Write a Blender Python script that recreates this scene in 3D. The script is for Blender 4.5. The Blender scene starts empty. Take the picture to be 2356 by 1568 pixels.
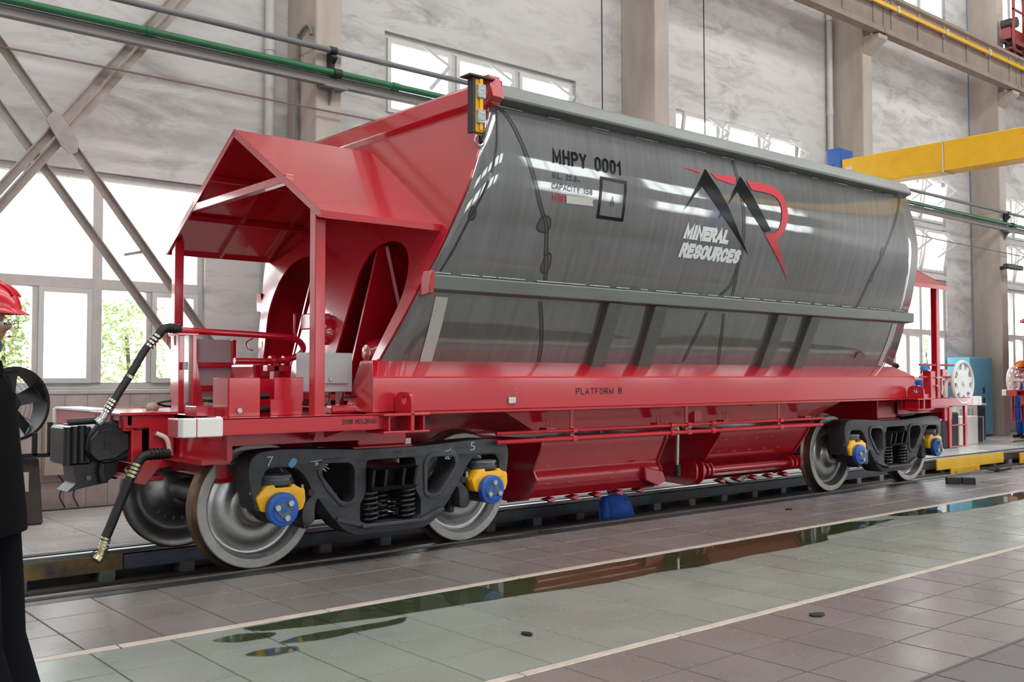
import bpy, bmesh, math, random
from mathutils import Vector, Matrix
random.seed(7)
SC = bpy.context.scene
COL = SC.collection
PI = math.pi

# ------------------------------------------------------------------ camera
FPX, W_, H_ = 2293.0, 2356.0, 1568.0
pitch = math.atan2(81.0, FPX)
yaw = math.atan2(2700.0 * math.cos(pitch), FPX)
cF = Vector((math.cos(yaw) * math.cos(pitch), math.sin(yaw) * math.cos(pitch), math.sin(pitch)))
cR = Vector((math.sin(yaw), -math.cos(yaw), 0.0))
cU = cR.cross(cF)
CAM = Vector((0, 0, 1.45))
cam = bpy.data.objects.new('camera', bpy.data.cameras.new('camera'))
COL.objects.link(cam)
cam.matrix_world = Matrix((
    (cR.x, cU.x, -cF.x, CAM.x), (cR.y, cU.y, -cF.y, CAM.y), (cR.z, cU.z, -cF.z, CAM.z), (0, 0, 0, 1)))
cam.data.sensor_width = 36.0
cam.data.lens = FPX / W_ * 36.0
cam.data.clip_end = 300
SC.camera = cam

def cam_px(p):
    v = Vector(p) - CAM
    z = v.dot(cF)
    if z < 0.05: return None
    return (W_ / 2 + FPX * v.dot(cR) / z, H_ / 2 - FPX * v.dot(cU) / z, z)

# ------------------------------------------------------------------ world, lights, exposure
wd = bpy.data.worlds.new('overcast_sky'); SC.world = wd
wd.use_nodes = True
bg = wd.node_tree.nodes['Background']
bg.inputs[0].default_value = (0.975, 0.99, 1.0, 1)
bg.inputs[1].default_value = 7.5

def area(name, loc, rot, sx, sy, power, col=(1, 1, 1)):
    L = bpy.data.lights.new(name, 'AREA'); L.shape = 'RECTANGLE'
    L.size = sx; L.size_y = sy; L.energy = power; L.color = col
    o = bpy.data.objects.new(name, L); COL.objects.link(o)
    o.location = loc; o.rotation_euler = rot
    return o
# added area lamps under the closed ceiling, filling in soft light from above
area('overhead_fill', (10, 9.6, 12.7), (0, 0, 0), 46, 1.6, 900)
area('overhead_fill', (10, 1.6, 13.4), (0, 0, 0), 46, 2.4, 2600)
area('overhead_fill', (10, -2.4, 13.4), (0, 0, 0), 46, 2.4, 2200)

SC.view_settings.view_transform = 'Standard'
SC.view_settings.look = 'None'
SC.view_settings.gamma = 1.0
SC.view_settings.use_curve_mapping = False
SC.view_settings.exposure = -0.1
SC.cycles.max_bounces = 7
SC.cycles.diffuse_bounces = 4
SC.cycles.glossy_bounces = 4
SC.cycles.transparent_max_bounces = 12
SC.cycles.caustics_reflective = False
SC.cycles.caustics_refractive = False
SC.cycles.sample_clamp_indirect = 6.0

# ------------------------------------------------------------------ materials
def lin(c):
    return tuple((v / 255 / 12.92 if v / 255 <= 0.04045 else ((v / 255 + 0.055) / 1.055) ** 2.4) for v in c)

class NT:
    def __init__(s, m):
        s.t = m.node_tree
    def n(s, typ, **kw):
        nd = s.t.nodes.new(typ)
        for k, v in kw.items():
            if k.startswith('i_'):
                key = k[2:]
                key = int(key) if key.isdigit() else key.replace('_', ' ')
                if hasattr(v, 'bl_idname') or isinstance(v, bpy.types.NodeSocket): s.t.links.new(v, nd.inputs[key])
                else: nd.inputs[key].default_value = v
            else: setattr(nd, k, v)
        return nd
    def l(s, a, b): s.t.links.new(a, b)

def mat(name, rgb, rough=0.5, metal=0.0, coat=0.0, coat_rough=0.05, var=0.0, vscale=6.0, bump=0.0, bscale=40.0,
        stretch=(1, 1, 1), dark=None, rnd=0.0, spec=0.5, rough_var=0.0, dirt=0.0):
    m = bpy.data.materials.new(name); m.use_nodes = True
    N = NT(m); b = m.node_tree.nodes['Principled BSDF']
    c = lin(rgb) + (1,)
    b.inputs['Base Color'].default_value = c
    b.inputs['Roughness'].default_value = rough
    b.inputs['Metallic'].default_value = metal
    b.inputs['Coat Weight'].default_value = coat
    b.inputs['Coat Roughness'].default_value = coat_rough
    b.inputs['Specular IOR Level'].default_value = spec
    m.diffuse_color = c
    if var > 0 or bump > 0 or rnd > 0 or rough_var > 0:
        g = N.n('ShaderNodeNewGeometry')
        mp = N.n('ShaderNodeMapping'); mp.inputs['Scale'].default_value = stretch
        N.l(g.outputs['Position'], mp.inputs['Vector'])
        col = None
        if var > 0 or rough_var > 0:
            no = N.n('ShaderNodeTexNoise', i_Scale=vscale, i_Detail=6.0, i_Roughness=0.62)
            N.l(mp.outputs[0], no.inputs['Vector'])
            rp = N.n('ShaderNodeMapRange', i_1=0.32, i_2=0.68)
            N.l(no.outputs['Fac'], rp.inputs[0])
            mx = N.n('ShaderNodeMix', data_type='RGBA')
            d = lin(dark) if dark else tuple(v * (1 - var) for v in c[:3])
            mx.inputs['A'].default_value = d + (1,)
            mx.inputs['B'].default_value = c
            N.l(rp.outputs[0], mx.inputs['Factor'])
            col = mx.outputs['Result']
            if var > 0: N.l(col, b.inputs['Base Color'])
            if rough_var > 0:
                rr = N.n('ShaderNodeMapRange', i_3=rough - rough_var, i_4=rough + rough_var)
                N.l(no.outputs['Fac'], rr.inputs[0]); rr.inputs[1].default_value = 0.3; rr.inputs[2].default_value = 0.7
                N.l(rr.outputs[0], b.inputs['Roughness'])
        if rnd > 0:
            oi = N.n('ShaderNodeObjectInfo')
            mr = N.n('ShaderNodeMapRange', i_3=1 - rnd, i_4=1 + rnd)
            N.l(oi.outputs['Random'], mr.inputs[0])
            vm = N.n('ShaderNodeVectorMath', operation='SCALE')
            if col is not None: N.l(col, vm.inputs[0])
            else: vm.inputs[0].default_value = c[:3]
            N.l(mr.outputs[0], vm.inputs['Scale'])
            N.l(vm.outputs[0], b.inputs['Base Color'])
        if bump > 0:
            n2 = N.n('ShaderNodeTexNoise', i_Scale=bscale, i_Detail=3.0)
            N.l(mp.outputs[0], n2.inputs['Vector'])
            bp = N.n('ShaderNodeBump', i_Strength=bump, i_Distance=0.02)
            N.l(n2.outputs['Fac'], bp.inputs['Height'])
            N.l(bp.outputs[0], b.inputs['Normal'])
    return m

M = {}
M['red'] = mat('red_paint', (186, 16, 38), 0.32, coat=1.0, coat_rough=0.09, var=0.10, vscale=1.3, bump=0.04, bscale=60)
M['red'].node_tree.nodes['Principled BSDF'].inputs['Coat IOR'].default_value = 1.65
M['steel'] = None
M['steel_rim'] = mat('bare_steel_rail', (118, 121, 117), 0.42, metal=0.5, var=0.22, vscale=3, stretch=(0.4, 3, 3), bump=0.03)
M['seam'] = mat('weld_heat_tint', (58, 56, 55), 0.36, metal=0.3, coat=0.9, var=0.3, vscale=12)
M['seamtint'] = mat('weld_tint', (88, 87, 86), 0.42, metal=0.3, coat=1.0, var=.2, vscale=9)
M['weld'] = mat('bright_weld_bead', (190, 190, 188), 0.35, metal=0.6, var=0.4, vscale=25)
M['cast'] = mat('dark_cast_steel', (62, 64, 68), 0.5, metal=0.25, var=0.35, vscale=14, bump=0.25, bscale=120)
M['castblack'] = mat('black_painted_casting', (32, 32, 35), 0.38, metal=0.1, var=0.3, vscale=10, bump=0.15, bscale=70)
M['wheel'] = mat('machined_wheel_steel', (168, 168, 168), 0.30, metal=0.8, var=0.1, vscale=2, rough_var=0.03, dark=(150, 148, 146))
M['tread'] = mat('brown_wheel_tread', (142, 118, 96), 0.3, metal=0.7, var=0.35, vscale=7)
M['rimface'] = mat('pale_wheel_rim', (172, 170, 166), 0.45, metal=0.35, var=0.25, vscale=8)
M['yellow'] = mat('yellow_paint', (240, 178, 20), 0.42, var=0.15, vscale=20)
M['craneyellow'] = mat('crane_yellow_paint', (232, 178, 12), 0.4, var=0.14, vscale=4)
M['bluecap'] = mat('blue_cap_paint', (28, 86, 170), 0.38, var=0.15, vscale=20)
M['bolt'] = mat('zinc_bolt', (176, 178, 178), 0.3, metal=0.7)
M['rubber'] = mat('black_rubber', (24, 25, 26), 0.55, var=0.2, vscale=20)
M['padgrey'] = mat('grey_bearing_pad', (84, 92, 98), 0.45)
M['chrome'] = mat('bright_fitting', (190, 190, 180), 0.22, metal=0.9)
M['brass'] = mat('pale_brass_fitting', (186, 178, 140), 0.3, metal=0.8)
M['white'] = mat('white_paint', (226, 224, 220), 0.5, var=0.08, vscale=5)
M['cabgrey'] = mat('light_grey_enclosure', (176, 182, 182), 0.4, var=0.05)
M['panelgrey'] = mat('pinkish_grey_sheet', (168, 158, 164), 0.45)
M['tape'] = mat('silver_tape', (176, 178, 180), 0.35, metal=0.3, var=0.2, vscale=30, bump=0.5, bscale=70)
M['masking'] = mat('pale_masking_tape', (196, 196, 190), 0.6, var=0.1, vscale=40)
M['black'] = mat('black_lettering', (9, 9, 10), 0.22, spec=0.35)
M['logored'] = mat('red_lettering', (205, 52, 66), 0.35)
M['logowhite'] = mat('white_lettering', (222, 228, 228), 0.45)
M['column'] = mat('beige_column_paint', (192, 180, 168), 0.75, var=0.22, vscale=1.6, stretch=(2, 2, 0.6), bump=0.1, bscale=20)
M['girder'] = mat('beige_concrete_girder', (158, 142, 130), 0.8, var=0.25, vscale=2, bump=0.1)
M['frame'] = mat('window_frame_paint', (206, 202, 198), 0.55, var=0.15, vscale=5)
M['sash'] = mat('pale_sash_paint', (214, 214, 210), 0.5, var=0.08, vscale=5)
M['brace'] = mat('grimy_brace_steel', (176, 166, 158), 0.7, var=0.32, vscale=4, bump=0.1)
M['greypipe'] = mat('grey_pipe_paint', (120, 122, 122), 0.55, var=0.2, vscale=3)
M['tray'] = mat('grey_box_duct', (136, 132, 130), 0.6, var=0.22, vscale=3)
M['greenpipe'] = mat('green_pipe_paint', (32, 106, 64), 0.4, var=0.25, vscale=4)
M['drain'] = mat('white_drain_pipe', (206, 204, 200), 0.5, var=0.12, vscale=4)
M['rust'] = mat('rusty_wire', (130, 108, 100), 0.8, var=0.3)
M['cord'] = mat('blue_cord', (44, 62, 80), 0.7)
M['cordbright'] = mat('bright_blue_hose', (58, 104, 156), 0.5)
M['rail'] = mat('worn_rail_steel', (120, 116, 112), 0.35, metal=0.7, var=0.3, vscale=8)
M['railtop'] = mat('polished_rail_head', (214, 216, 218), 0.38, metal=0.8)
M['railside'] = mat('yellowed_rail_side', (138, 112, 52), 0.6, var=0.55, vscale=5, dark=(60, 58, 62))
M['ironedge'] = mat('dark_floor_steel', (70, 68, 68), 0.45, metal=0.4, var=0.3, vscale=8)
M['pit'] = mat('oily_pit_concrete', (52, 50, 50), 0.75, var=0.35, vscale=4)
M['grout'] = mat('dark_grout', (92, 84, 80), 0.8, var=0.3, vscale=5)
M['bluecab'] = mat('sky_blue_cabinet', (100, 172, 200), 0.45, var=0.06)
M['offwhite'] = mat('offwhite_machine', (222, 222, 214), 0.5, var=0.08)
M['darkgrey'] = mat('dark_grey_machine', (58, 54, 56), 0.55, var=0.2)
M['fanblack'] = mat('black_fan_metal', (32, 31, 32), 0.5, var=0.2)
M['standbrown'] = mat('dark_brown_stand', (72, 62, 58), 0.5, var=0.25, vscale=6)
M['skin'] = mat('skin', (178, 128, 108), 0.5, var=0.08)
M['jacket'] = mat('black_jacket_cloth', (9, 9, 12), 0.95, spec=0.12, var=0.25, vscale=8)
M['trouser'] = mat('black_trouser_cloth', (10, 11, 16), 0.95, spec=0.12, var=0.25, vscale=8)
M['shoe'] = mat('black_shoe', (16, 16, 18), 0.5)
M['hatred'] = mat('red_hard_hat', (196, 30, 44), 0.25, coat=0.4)
M['hatblue'] = mat('blue_hard_hat', (30, 120, 205), 0.3, coat=0.3)
M['hatorange'] = mat('orange_hard_hat', (236, 120, 30), 0.3, coat=0.3)
M['overall'] = mat('blue_overalls', (34, 88, 184), 0.8, var=0.3, vscale=10, bump=0.4, bscale=25)
M['strap'] = mat('blue_grey_strap', (70, 84, 112), 0.6)
M['foliage'] = mat('leaf_green', (190, 206, 150), 0.6, var=0.5, vscale=8, dark=(150, 160, 100))
M['bark'] = mat('bark', (92, 78, 62), 0.8)
M['cranered'] = mat('crane_red_paint', (150, 52, 48), 0.45, var=0.2)
M['beigebox'] = mat('beige_electric_box', (200, 184, 166), 0.6, var=0.1)
M['ground'] = mat('pale_outside_paving', (190, 188, 182), 0.8)
M['ceiling'] = mat('ceiling_paint', (120, 118, 116), 0.8)
M['wtile'] = mat('wall_tile_glaze', (202, 190, 186), 0.3, var=0.2, vscale=3, rnd=0.05, dark=(176, 158, 152))

# glass: thin sheet, mostly clear
g = bpy.data.materials.new('window_glass'); g.use_nodes = True
N = NT(g); t = g.node_tree; t.nodes.clear()
out = N.n('ShaderNodeOutputMaterial')
tr = N.n('ShaderNodeBsdfTransparent', i_Color=(0.95, 0.97, 0.97, 1))
gl = N.n('ShaderNodeBsdfGlossy', i_Roughness=0.03)
lw = N.n('ShaderNodeLayerWeight', i_Blend=0.5)
pw = N.n('ShaderNodeMath', operation='POWER', i_1=5.0); N.l(lw.outputs['Facing'], pw.inputs[0])
fr = N.n('ShaderNodeMath', operation='MULTIPLY_ADD', i_1=0.9, i_2=0.045); N.l(pw.outputs[0], fr.inputs[0])
mx = N.n('ShaderNodeMixShader')
N.l(fr.outputs[0], mx.inputs[0]); N.l(tr.outputs[0], mx.inputs[1]); N.l(gl.outputs[0], mx.inputs[2])
N.l(mx.outputs[0], out.inputs[0]); M['glass'] = g

# brushed bare steel of the hopper side
m = bpy.data.materials.new('brushed_hopper_steel'); m.use_nodes = True
N = NT(m); b = m.node_tree.nodes['Principled BSDF']
geo = N.n('ShaderNodeNewGeometry')
mp = N.n('ShaderNodeMapping'); mp.inputs['Scale'].default_value = (9, 1, 0.55)
N.l(geo.outputs['Position'], mp.inputs['Vector'])
n1 = N.n('ShaderNodeTexNoise', i_Scale=1.6, i_Detail=7.0, i_Roughness=0.65); N.l(mp.outputs[0], n1.inputs['Vector'])
mp2 = N.n('ShaderNodeMapping'); mp2.inputs['Scale'].default_value = (1, 1, 0.8)
N.l(geo.outputs['Position'], mp2.inputs['Vector'])
n2 = N.n('ShaderNodeTexNoise', i_Scale=0.9, i_Detail=3.0); N.l(mp2.outputs[0], n2.inputs['Vector'])
ad = N.n('ShaderNodeMath', operation='ADD'); N.l(n1.outputs['Fac'], ad.inputs[0]); N.l(n2.outputs['Fac'], ad.inputs[1])
mr = N.n('ShaderNodeMapRange', i_1=0.75, i_2=1.3); N.l(ad.outputs[0], mr.inputs[0])
mxc = N.n('ShaderNodeMix', data_type='RGBA')
mxc.inputs['A'].default_value = lin((94, 93, 92)) + (1,); mxc.inputs['B'].default_value = lin((116, 117, 118)) + (1,)
N.l(mr.outputs[0], mxc.inputs['Factor']); N.l(mxc.outputs['Result'], b.inputs['Base Color'])
b.inputs['Metallic'].default_value = 0.3
b.inputs['Roughness'].default_value = 0.45
b.inputs['Coat Weight'].default_value = 1.0
b.inputs['Coat Roughness'].default_value = 0.05
b.inputs['Coat IOR'].default_value = 2.1
mp3 = N.n('ShaderNodeMapping'); mp3.inputs['Scale'].default_value = (1, 1, 1)
N.l(geo.outputs['Position'], mp3.inputs['Vector'])
n3 = N.n('ShaderNodeTexNoise', i_Scale=2.2, i_Detail=1.0); N.l(mp3.outputs[0], n3.inputs['Vector'])
bp = N.n('ShaderNodeBump', i_Strength=0.10, i_Distance=0.02); N.l(n3.outputs['Fac'], bp.inputs['Height'])
N.l(bp.outputs[0], b.inputs['Normal']); N.l(bp.outputs[0], b.inputs['Coat Normal'])
M['steel'] = m

# plaster wall
def wall_mat(name, base, smudge):
    m = bpy.data.materials.new(name); m.use_nodes = True
    N = NT(m); b = m.node_tree.nodes['Principled BSDF']; b.inputs['Roughness'].default_value = 0.85
    geo = N.n('ShaderNodeNewGeometry')
    mp = N.n('ShaderNodeMapping'); mp.inputs['Scale'].default_value = (0.7, 0.7, 2.2); mp.inputs['Rotation'].default_value = (0, 0.25, 0)
    N.l(geo.outputs['Position'], mp.inputs['Vector'])
    a = N.n('ShaderNodeTexNoise', i_Scale=1.5, i_Detail=9.0, i_Roughness=0.72, i_Distortion=0.6); N.l(mp.outputs[0], a.inputs['Vector'])
    r = N.n('ShaderNodeMapRange', i_1=0.32, i_2=0.54); N.l(a.outputs['Fac'], r.inputs[0])
    c = N.n('ShaderNodeTexNoise', i_Scale=0.45, i_Detail=2.0); N.l(geo.outputs['Position'], c.inputs['Vector'])
    r2 = N.n('ShaderNodeMapRange', i_1=0.35, i_2=0.7, i_3=0.25, i_4=1.0); N.l(c.outputs['Fac'], r2.inputs[0])
    inv = N.n('ShaderNodeMath', operation='SUBTRACT'); inv.inputs[0].default_value = 1.0; N.l(r.outputs[0], inv.inputs[1])
    mu = N.n('ShaderNodeMath', operation='MULTIPLY'); N.l(inv.outputs[0], mu.inputs[0]); N.l(r2.outputs[0], mu.inputs[1])
    x = N.n('ShaderNodeMix', data_type='RGBA')
    x.inputs['A'].default_value = lin(base) + (1,); x.inputs['B'].default_value = lin(smudge) + (1,)
    N.l(mu.outputs[0], x.inputs['Factor'])
    # brownish damp bands near the lower wall
    sx = N.n('ShaderNodeSeparateXYZ'); N.l(geo.outputs['Position'], sx.inputs[0])
    wv = N.n('ShaderNodeTexNoise', i_Scale=1.0, i_Detail=4.0)
    mp4 = N.n('ShaderNodeMapping'); mp4.inputs['Scale'].default_value = (0.35, 0.35, 3.4)
    N.l(geo.outputs['Position'], mp4.inputs['Vector']); N.l(mp4.outputs[0], wv.inputs['Vector'])
    rb = N.n('ShaderNodeMapRange', i_1=0.55, i_2=0.75, i_4=0.28); N.l(wv.outputs['Fac'], rb.inputs[0])
    x2 = N.n('ShaderNodeMix', data_type='RGBA'); N.l(x.outputs['Result'], x2.inputs['A'])
    x2.inputs['B'].default_value = lin((160, 146, 138)) + (1,); N.l(rb.outputs[0], x2.inputs['Factor'])
    N.l(x2.outputs['Result'], b.inputs['Base Color'])
    bp = N.n('ShaderNodeBump', i_Strength=0.12, i_Distance=0.02); N.l(a.outputs['Fac'], bp.inputs['Height']); N.l(bp.outputs[0], b.inputs['Normal'])
    return m
M['wall'] = wall_mat('stained_white_plaster', (208, 205, 202), (146, 143, 140))
M['farwall'] = mat('grey_far_wall', (112, 110, 108), .8)

# terrazzo floor tiles
def tile_mat(name, rgb, rough=0.28, rnd=0.05):
    m = bpy.data.materials.new(name); m.use_nodes = True
    N = NT(m); b = m.node_tree.nodes['Principled BSDF']
    geo = N.n('ShaderNodeNewGeometry')
    sp = N.n('ShaderNodeTexNoise', i_Scale=70.0, i_Detail=3.0, i_Roughness=0.7); N.l(geo.outputs['Position'], sp.inputs['Vector'])
    st = N.n('ShaderNodeTexNoise', i_Scale=1.1, i_Detail=6.0, i_Roughness=0.6); N.l(geo.outputs['Position'], st.inputs['Vector'])
    r1 = N.n('ShaderNodeMapRange', i_1=0.3, i_2=0.7, i_3=0.82, i_4=1.16); N.l(sp.outputs['Fac'], r1.inputs[0])
    r2 = N.n('ShaderNodeMapRange', i_1=0.1, i_2=0.9, i_3=0.80, i_4=1.16); N.l(st.outputs['Fac'], r2.inputs[0])
    oi = N.n('ShaderNodeObjectInfo')
    r3 = N.n('ShaderNodeMapRange', i_3=1 - rnd, i_4=1 + rnd); N.l(oi.outputs['Random'], r3.inputs[0])
    a = N.n('ShaderNodeMath', operation='MULTIPLY'); N.l(r1.outputs[0], a.inputs[0]); N.l(r2.outputs[0], a.inputs[1])
    a2 = N.n('ShaderNodeMath', operation='MULTIPLY'); N.l(a.outputs[0], a2.inputs[0]); N.l(r3.outputs[0], a2.inputs[1])
    v = N.n('ShaderNodeVectorMath', operation='SCALE'); v.inputs[0].default_value = lin(rgb); N.l(a2.outputs[0], v.inputs['Scale'])
    N.l(v.outputs[0], b.inputs['Base Color'])
    r4 = N.n('ShaderNodeMapRange', i_1=0.2, i_2=0.8, i_3=rough - 0.10, i_4=rough + 0.12); N.l(st.outputs['Fac'], r4.inputs[0])
    N.l(r4.outputs[0], b.inputs['Roughness'])
    b.inputs['Specular IOR Level'].default_value = 0.5
    bp = N.n('ShaderNodeBump', i_Strength=0.03, i_Distance=0.01); N.l(sp.outputs['Fac'], bp.inputs['Height']); N.l(bp.outputs[0], b.inputs['Normal'])
    return m
M['tile_pink'] = tile_mat('pink_terrazzo', (121, 114, 110))
M['tile_green'] = tile_mat('green_terrazzo', (134, 140, 130))
M['tile_grey'] = tile_mat('dark_grey_terrazzo', (96, 92, 92), 0.35)
M['tile_pale'] = tile_mat('pale_grey_terrazzo', (206, 203, 200), 0.24)
M['divider'] = mat('pale_divider_strip', (196, 184, 172), 0.5, var=0.25, vscale=6)

# thin water film
m = bpy.data.materials.new('water_film'); m.use_nodes = True
N = NT(m); m.node_tree.nodes.clear()
out = N.n('ShaderNodeOutputMaterial')
tr = N.n('ShaderNodeBsdfTransparent', i_Color=(0.46, 0.51, 0.38, 1))
gl = N.n('ShaderNodeBsdfGlossy', i_Roughness=0.025)
lw = N.n('ShaderNodeLayerWeight', i_Blend=0.5)
pw = N.n('ShaderNodeMath', operation='POWER', i_1=5.0); N.l(lw.outputs['Facing'], pw.inputs[0])
fr = N.n('ShaderNodeMath', operation='MULTIPLY_ADD', i_1=0.9, i_2=0.045); N.l(pw.outputs[0], fr.inputs[0])
mx = N.n('ShaderNodeMixShader')
N.l(fr.outputs[0], mx.inputs[0]); N.l(tr.outputs[0], mx.inputs[1]); N.l(gl.outputs[0], mx.inputs[2]); N.l(mx.outputs[0], out.inputs[0])
M['water'] = m

# ------------------------------------------------------------------ mesh helpers
WL = {}
def wloc(o): return WL.get(o.name, Vector((0, 0, 0))) if o else Vector((0, 0, 0))

class MB:
    def __init__(s): s.v = []; s.f = []
    def add(s, v, f):
        k = len(s.v); s.v += [tuple(p) for p in v]; s.f += [tuple(i + k for i in q) for q in f]; return s
    def box(s, x0, x1, y0, y1, z0, z1):
        return s.add([(x0, y0, z0), (x1, y0, z0), (x1, y1, z0), (x0, y1, z0), (x0, y0, z1), (x1, y0, z1), (x1, y1, z1), (x0, y1, z1)],
                     [(0, 3, 2, 1), (4, 5, 6, 7), (0, 1, 5, 4), (1, 2, 6, 5), (2, 3, 7, 6), (3, 0, 4, 7)])
    def hexa(s, lo, hi):
        return s.add(list(lo) + list(hi), [(0, 3, 2, 1), (4, 5, 6, 7), (0, 1, 5, 4), (1, 2, 6, 5), (2, 3, 7, 6), (3, 0, 4, 7)])
    def beam(s, a, b, w, h, up=(0, 0, 1)):
        a, b = Vector(a), Vector(b); d = (b - a).normalized(); u = Vector(up)
        sd = d.cross(u)
        if sd.length < 1e-4: sd = d.cross(Vector((1, 0, 0)))
        sd.normalize(); u = sd.cross(d).normalized()
        q = [sd * (-w / 2) + u * (-h / 2), sd * (w / 2) + u * (-h / 2), sd * (w / 2) + u * (h / 2), sd * (-w / 2) + u * (h / 2)]
        return s.hexa([a + k for k in q], [b + k for k in q])
    def prism(s, poly, axis, a, b):
        n = len(poly)
        def P(p, t):
            return {'x': (t, p[0], p[1]), 'y': (p[0], t, p[1]), 'z': (p[0], p[1], t)}[axis]
        v = [P(p, a) for p in poly] + [P(p, b) for p in poly]
        f = [tuple(range(n)), tuple(range(2 * n - 1, n - 1, -1))] + [(i, (i + 1) % n, n + (i + 1) % n, n + i) for i in range(n)]
        return s.add(v, f)
    def loft(s, A, B, caps=True):
        n = len(A)
        f = [(i, (i + 1) % n, n + (i + 1) % n, n + i) for i in range(n)]
        if caps: f += [tuple(range(n - 1, -1, -1)), tuple(range(n, 2 * n))]
        return s.add(list(A) + list(B), f)
    def lathe(s, prof, o, d, n=24, cap=True):
        # prof: (t along axis, radius)
        o, d = Vector(o), Vector(d).normalized()
        a = Vector((0, 0, 1)) if abs(d.z) < 0.9 else Vector((1, 0, 0))
        u = d.cross(a).normalized(); w = d.cross(u)
        v = []; f = []
        for t, r in prof:
            for i in range(n):
                q = 2 * PI * i / n
                v.append(o + d * t + (u * math.cos(q) + w * math.sin(q)) * r)
        m = len(prof)
        for j in range(m - 1):
            for i in range(n):
                f.append((j * n + i, j * n + (i + 1) % n, (j + 1) * n + (i + 1) % n, (j + 1) * n + i))
        if cap:
            f.append(tuple(range(n - 1, -1, -1))); f.append(tuple((m - 1) * n + i for i in range(n)))
        return s.add(v, f)
    def cyl(s, a, b, r, n=16, r2=None):
        a, b = Vector(a), Vector(b)
        return s.lathe([(0, r), ((b - a).length, r if r2 is None else r2)], a, b - a, n)
    def tube(s, path, r, n=10, closed=False):
        P = [Vector(p) for p in path]; m = len(P)
        v = []; f = []; pu = None
        for k in range(m):
            d = (P[(k + 1) % m] - P[k - 1]) if closed else (P[min(k + 1, m - 1)] - P[max(k - 1, 0)])
            d.normalize()
            if pu is None:
                a = Vector((0, 0, 1)) if abs(d.z) < 0.9 else Vector((1, 0, 0)); u = d.cross(a).normalized()
            else:
                u = (pu - d * pu.dot(d)).normalized()
            pu = u; w = d.cross(u)
            rr = r[k] if isinstance(r, (list, tuple)) else r
            for i in range(n):
                q = 2 * PI * i / n
                v.append(P[k] + (u * math.cos(q) + w * math.sin(q)) * rr)
        mm = m if closed else m - 1
        for j in range(mm):
            for i in range(n):
                j2 = (j + 1) % m
                f.append((j * n + i, j * n + (i + 1) % n, j2 * n + (i + 1) % n, j2 * n + i))
        if not closed:
            f.append(tuple(range(n - 1, -1, -1))); f.append(tuple((m - 1) * n + i for i in range(n)))
        return s.add(v, f)
    def sphere(s, c, r, n=16, m=10, sc=(1, 1, 1), half=False):
        c = Vector(c); v = []; f = []
        for j in range(m + 1):
            th = (PI / 2 if half else PI) * j / m
            for i in range(n):
                q = 2 * PI * i / n
                v.append((c.x + r * sc[0] * math.sin(th) * math.cos(q), c.y + r * sc[1] * math.sin(th) * math.sin(q), c.z + r * sc[2] * math.cos(th)))
        for j in range(m):
            for i in range(n):
                f.append((j * n + i, j * n + (i + 1) % n, (j + 1) * n + (i + 1) % n, (j + 1) * n + i))
        if half: f.append(tuple(m * n + i for i in range(n)))
        return s.add(v, f)

def obj(name, mb, m, parent=None, smooth=35, bevel=0.0, origin=None, seg=1, recalc=True, solid=0.0):
    v, f = mb.v, mb.f
    xs = [p[0] for p in v]; ys = [p[1] for p in v]; zs = [p[2] for p in v]
    if origin is None:
        origin = Vector(((min(xs) + max(xs)) / 2, (min(ys) + max(ys)) / 2, (min(zs) + max(zs)) / 2 if parent else min(zs)))
    o3 = Vector(origin)
    me = bpy.data.meshes.new(name)
    me.from_pydata([(p[0] - o3.x, p[1] - o3.y, p[2] - o3.z) for p in v], [], f)
    if recalc:
        bm = bmesh.new(); bm.from_mesh(me)
        bmesh.ops.remove_doubles(bm, verts=bm.verts, dist=1e-5)
        bmesh.ops.recalc_face_normals(bm, faces=bm.faces)
        bm.to_mesh(me); bm.free()
    me.materials.append(m)
    if smooth:
        me.polygons.foreach_set('use_smooth', [True] * len(me.polygons))
        me.set_sharp_from_angle(angle=math.radians(smooth))
    o = bpy.data.objects.new(name, me); COL.objects.link(o)
    WL[o.name] = o3
    if parent: o.parent = parent
    o.location = o3 - wloc(parent)
    if solid:
        md = o.modifiers.new('solid', 'SOLIDIFY'); md.thickness = solid; md.offset = -1
    if bevel:
        md = o.modifiers.new('bevel', 'BEVEL'); md.width = bevel; md.segments = seg; md.limit_method = 'ANGLE'; md.angle_limit = math.radians(40)
    return o

def empty(name, loc, label=None, cat=None, group=None, kind=None):
    o = bpy.data.objects.new(name, None); COL.objects.link(o)
    o.location = loc; o.empty_display_size = 0.2; WL[o.name] = Vector(loc)
    return tag(o, label, cat, group, kind)
def tag(o, label=None, cat=None, group=None, kind=None):
    if label: o['label'] = label
    if cat: o['category'] = cat
    if group: o['group'] = group
    if kind: o['kind'] = kind
    return o
def struct(o): o['kind'] = 'structure'; return o
def B(*a): return MB().box(*a)

def round_poly(pts, r, n=5):
    out = []; m = len(pts)
    for i in range(m):
        p0, p1, p2 = Vector(pts[i - 1]), Vector(pts[i]), Vector(pts[(i + 1) % m])
        rr = r[i] if isinstance(r, (list, tuple)) else r
        a, c = (p0 - p1), (p2 - p1)
        d = min(rr, a.length * 0.48, c.length * 0.48)
        if d < 1e-4: out.append(tuple(p1)); continue
        a = p1 + a.normalized() * d; c = p1 + c.normalized() * d
        for k in range(n + 1):
            t = k / n
            q = a * (1 - t) ** 2 + p1 * 2 * t * (1 - t) + c * t * t
            out.append(tuple(q))
    return out

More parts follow.
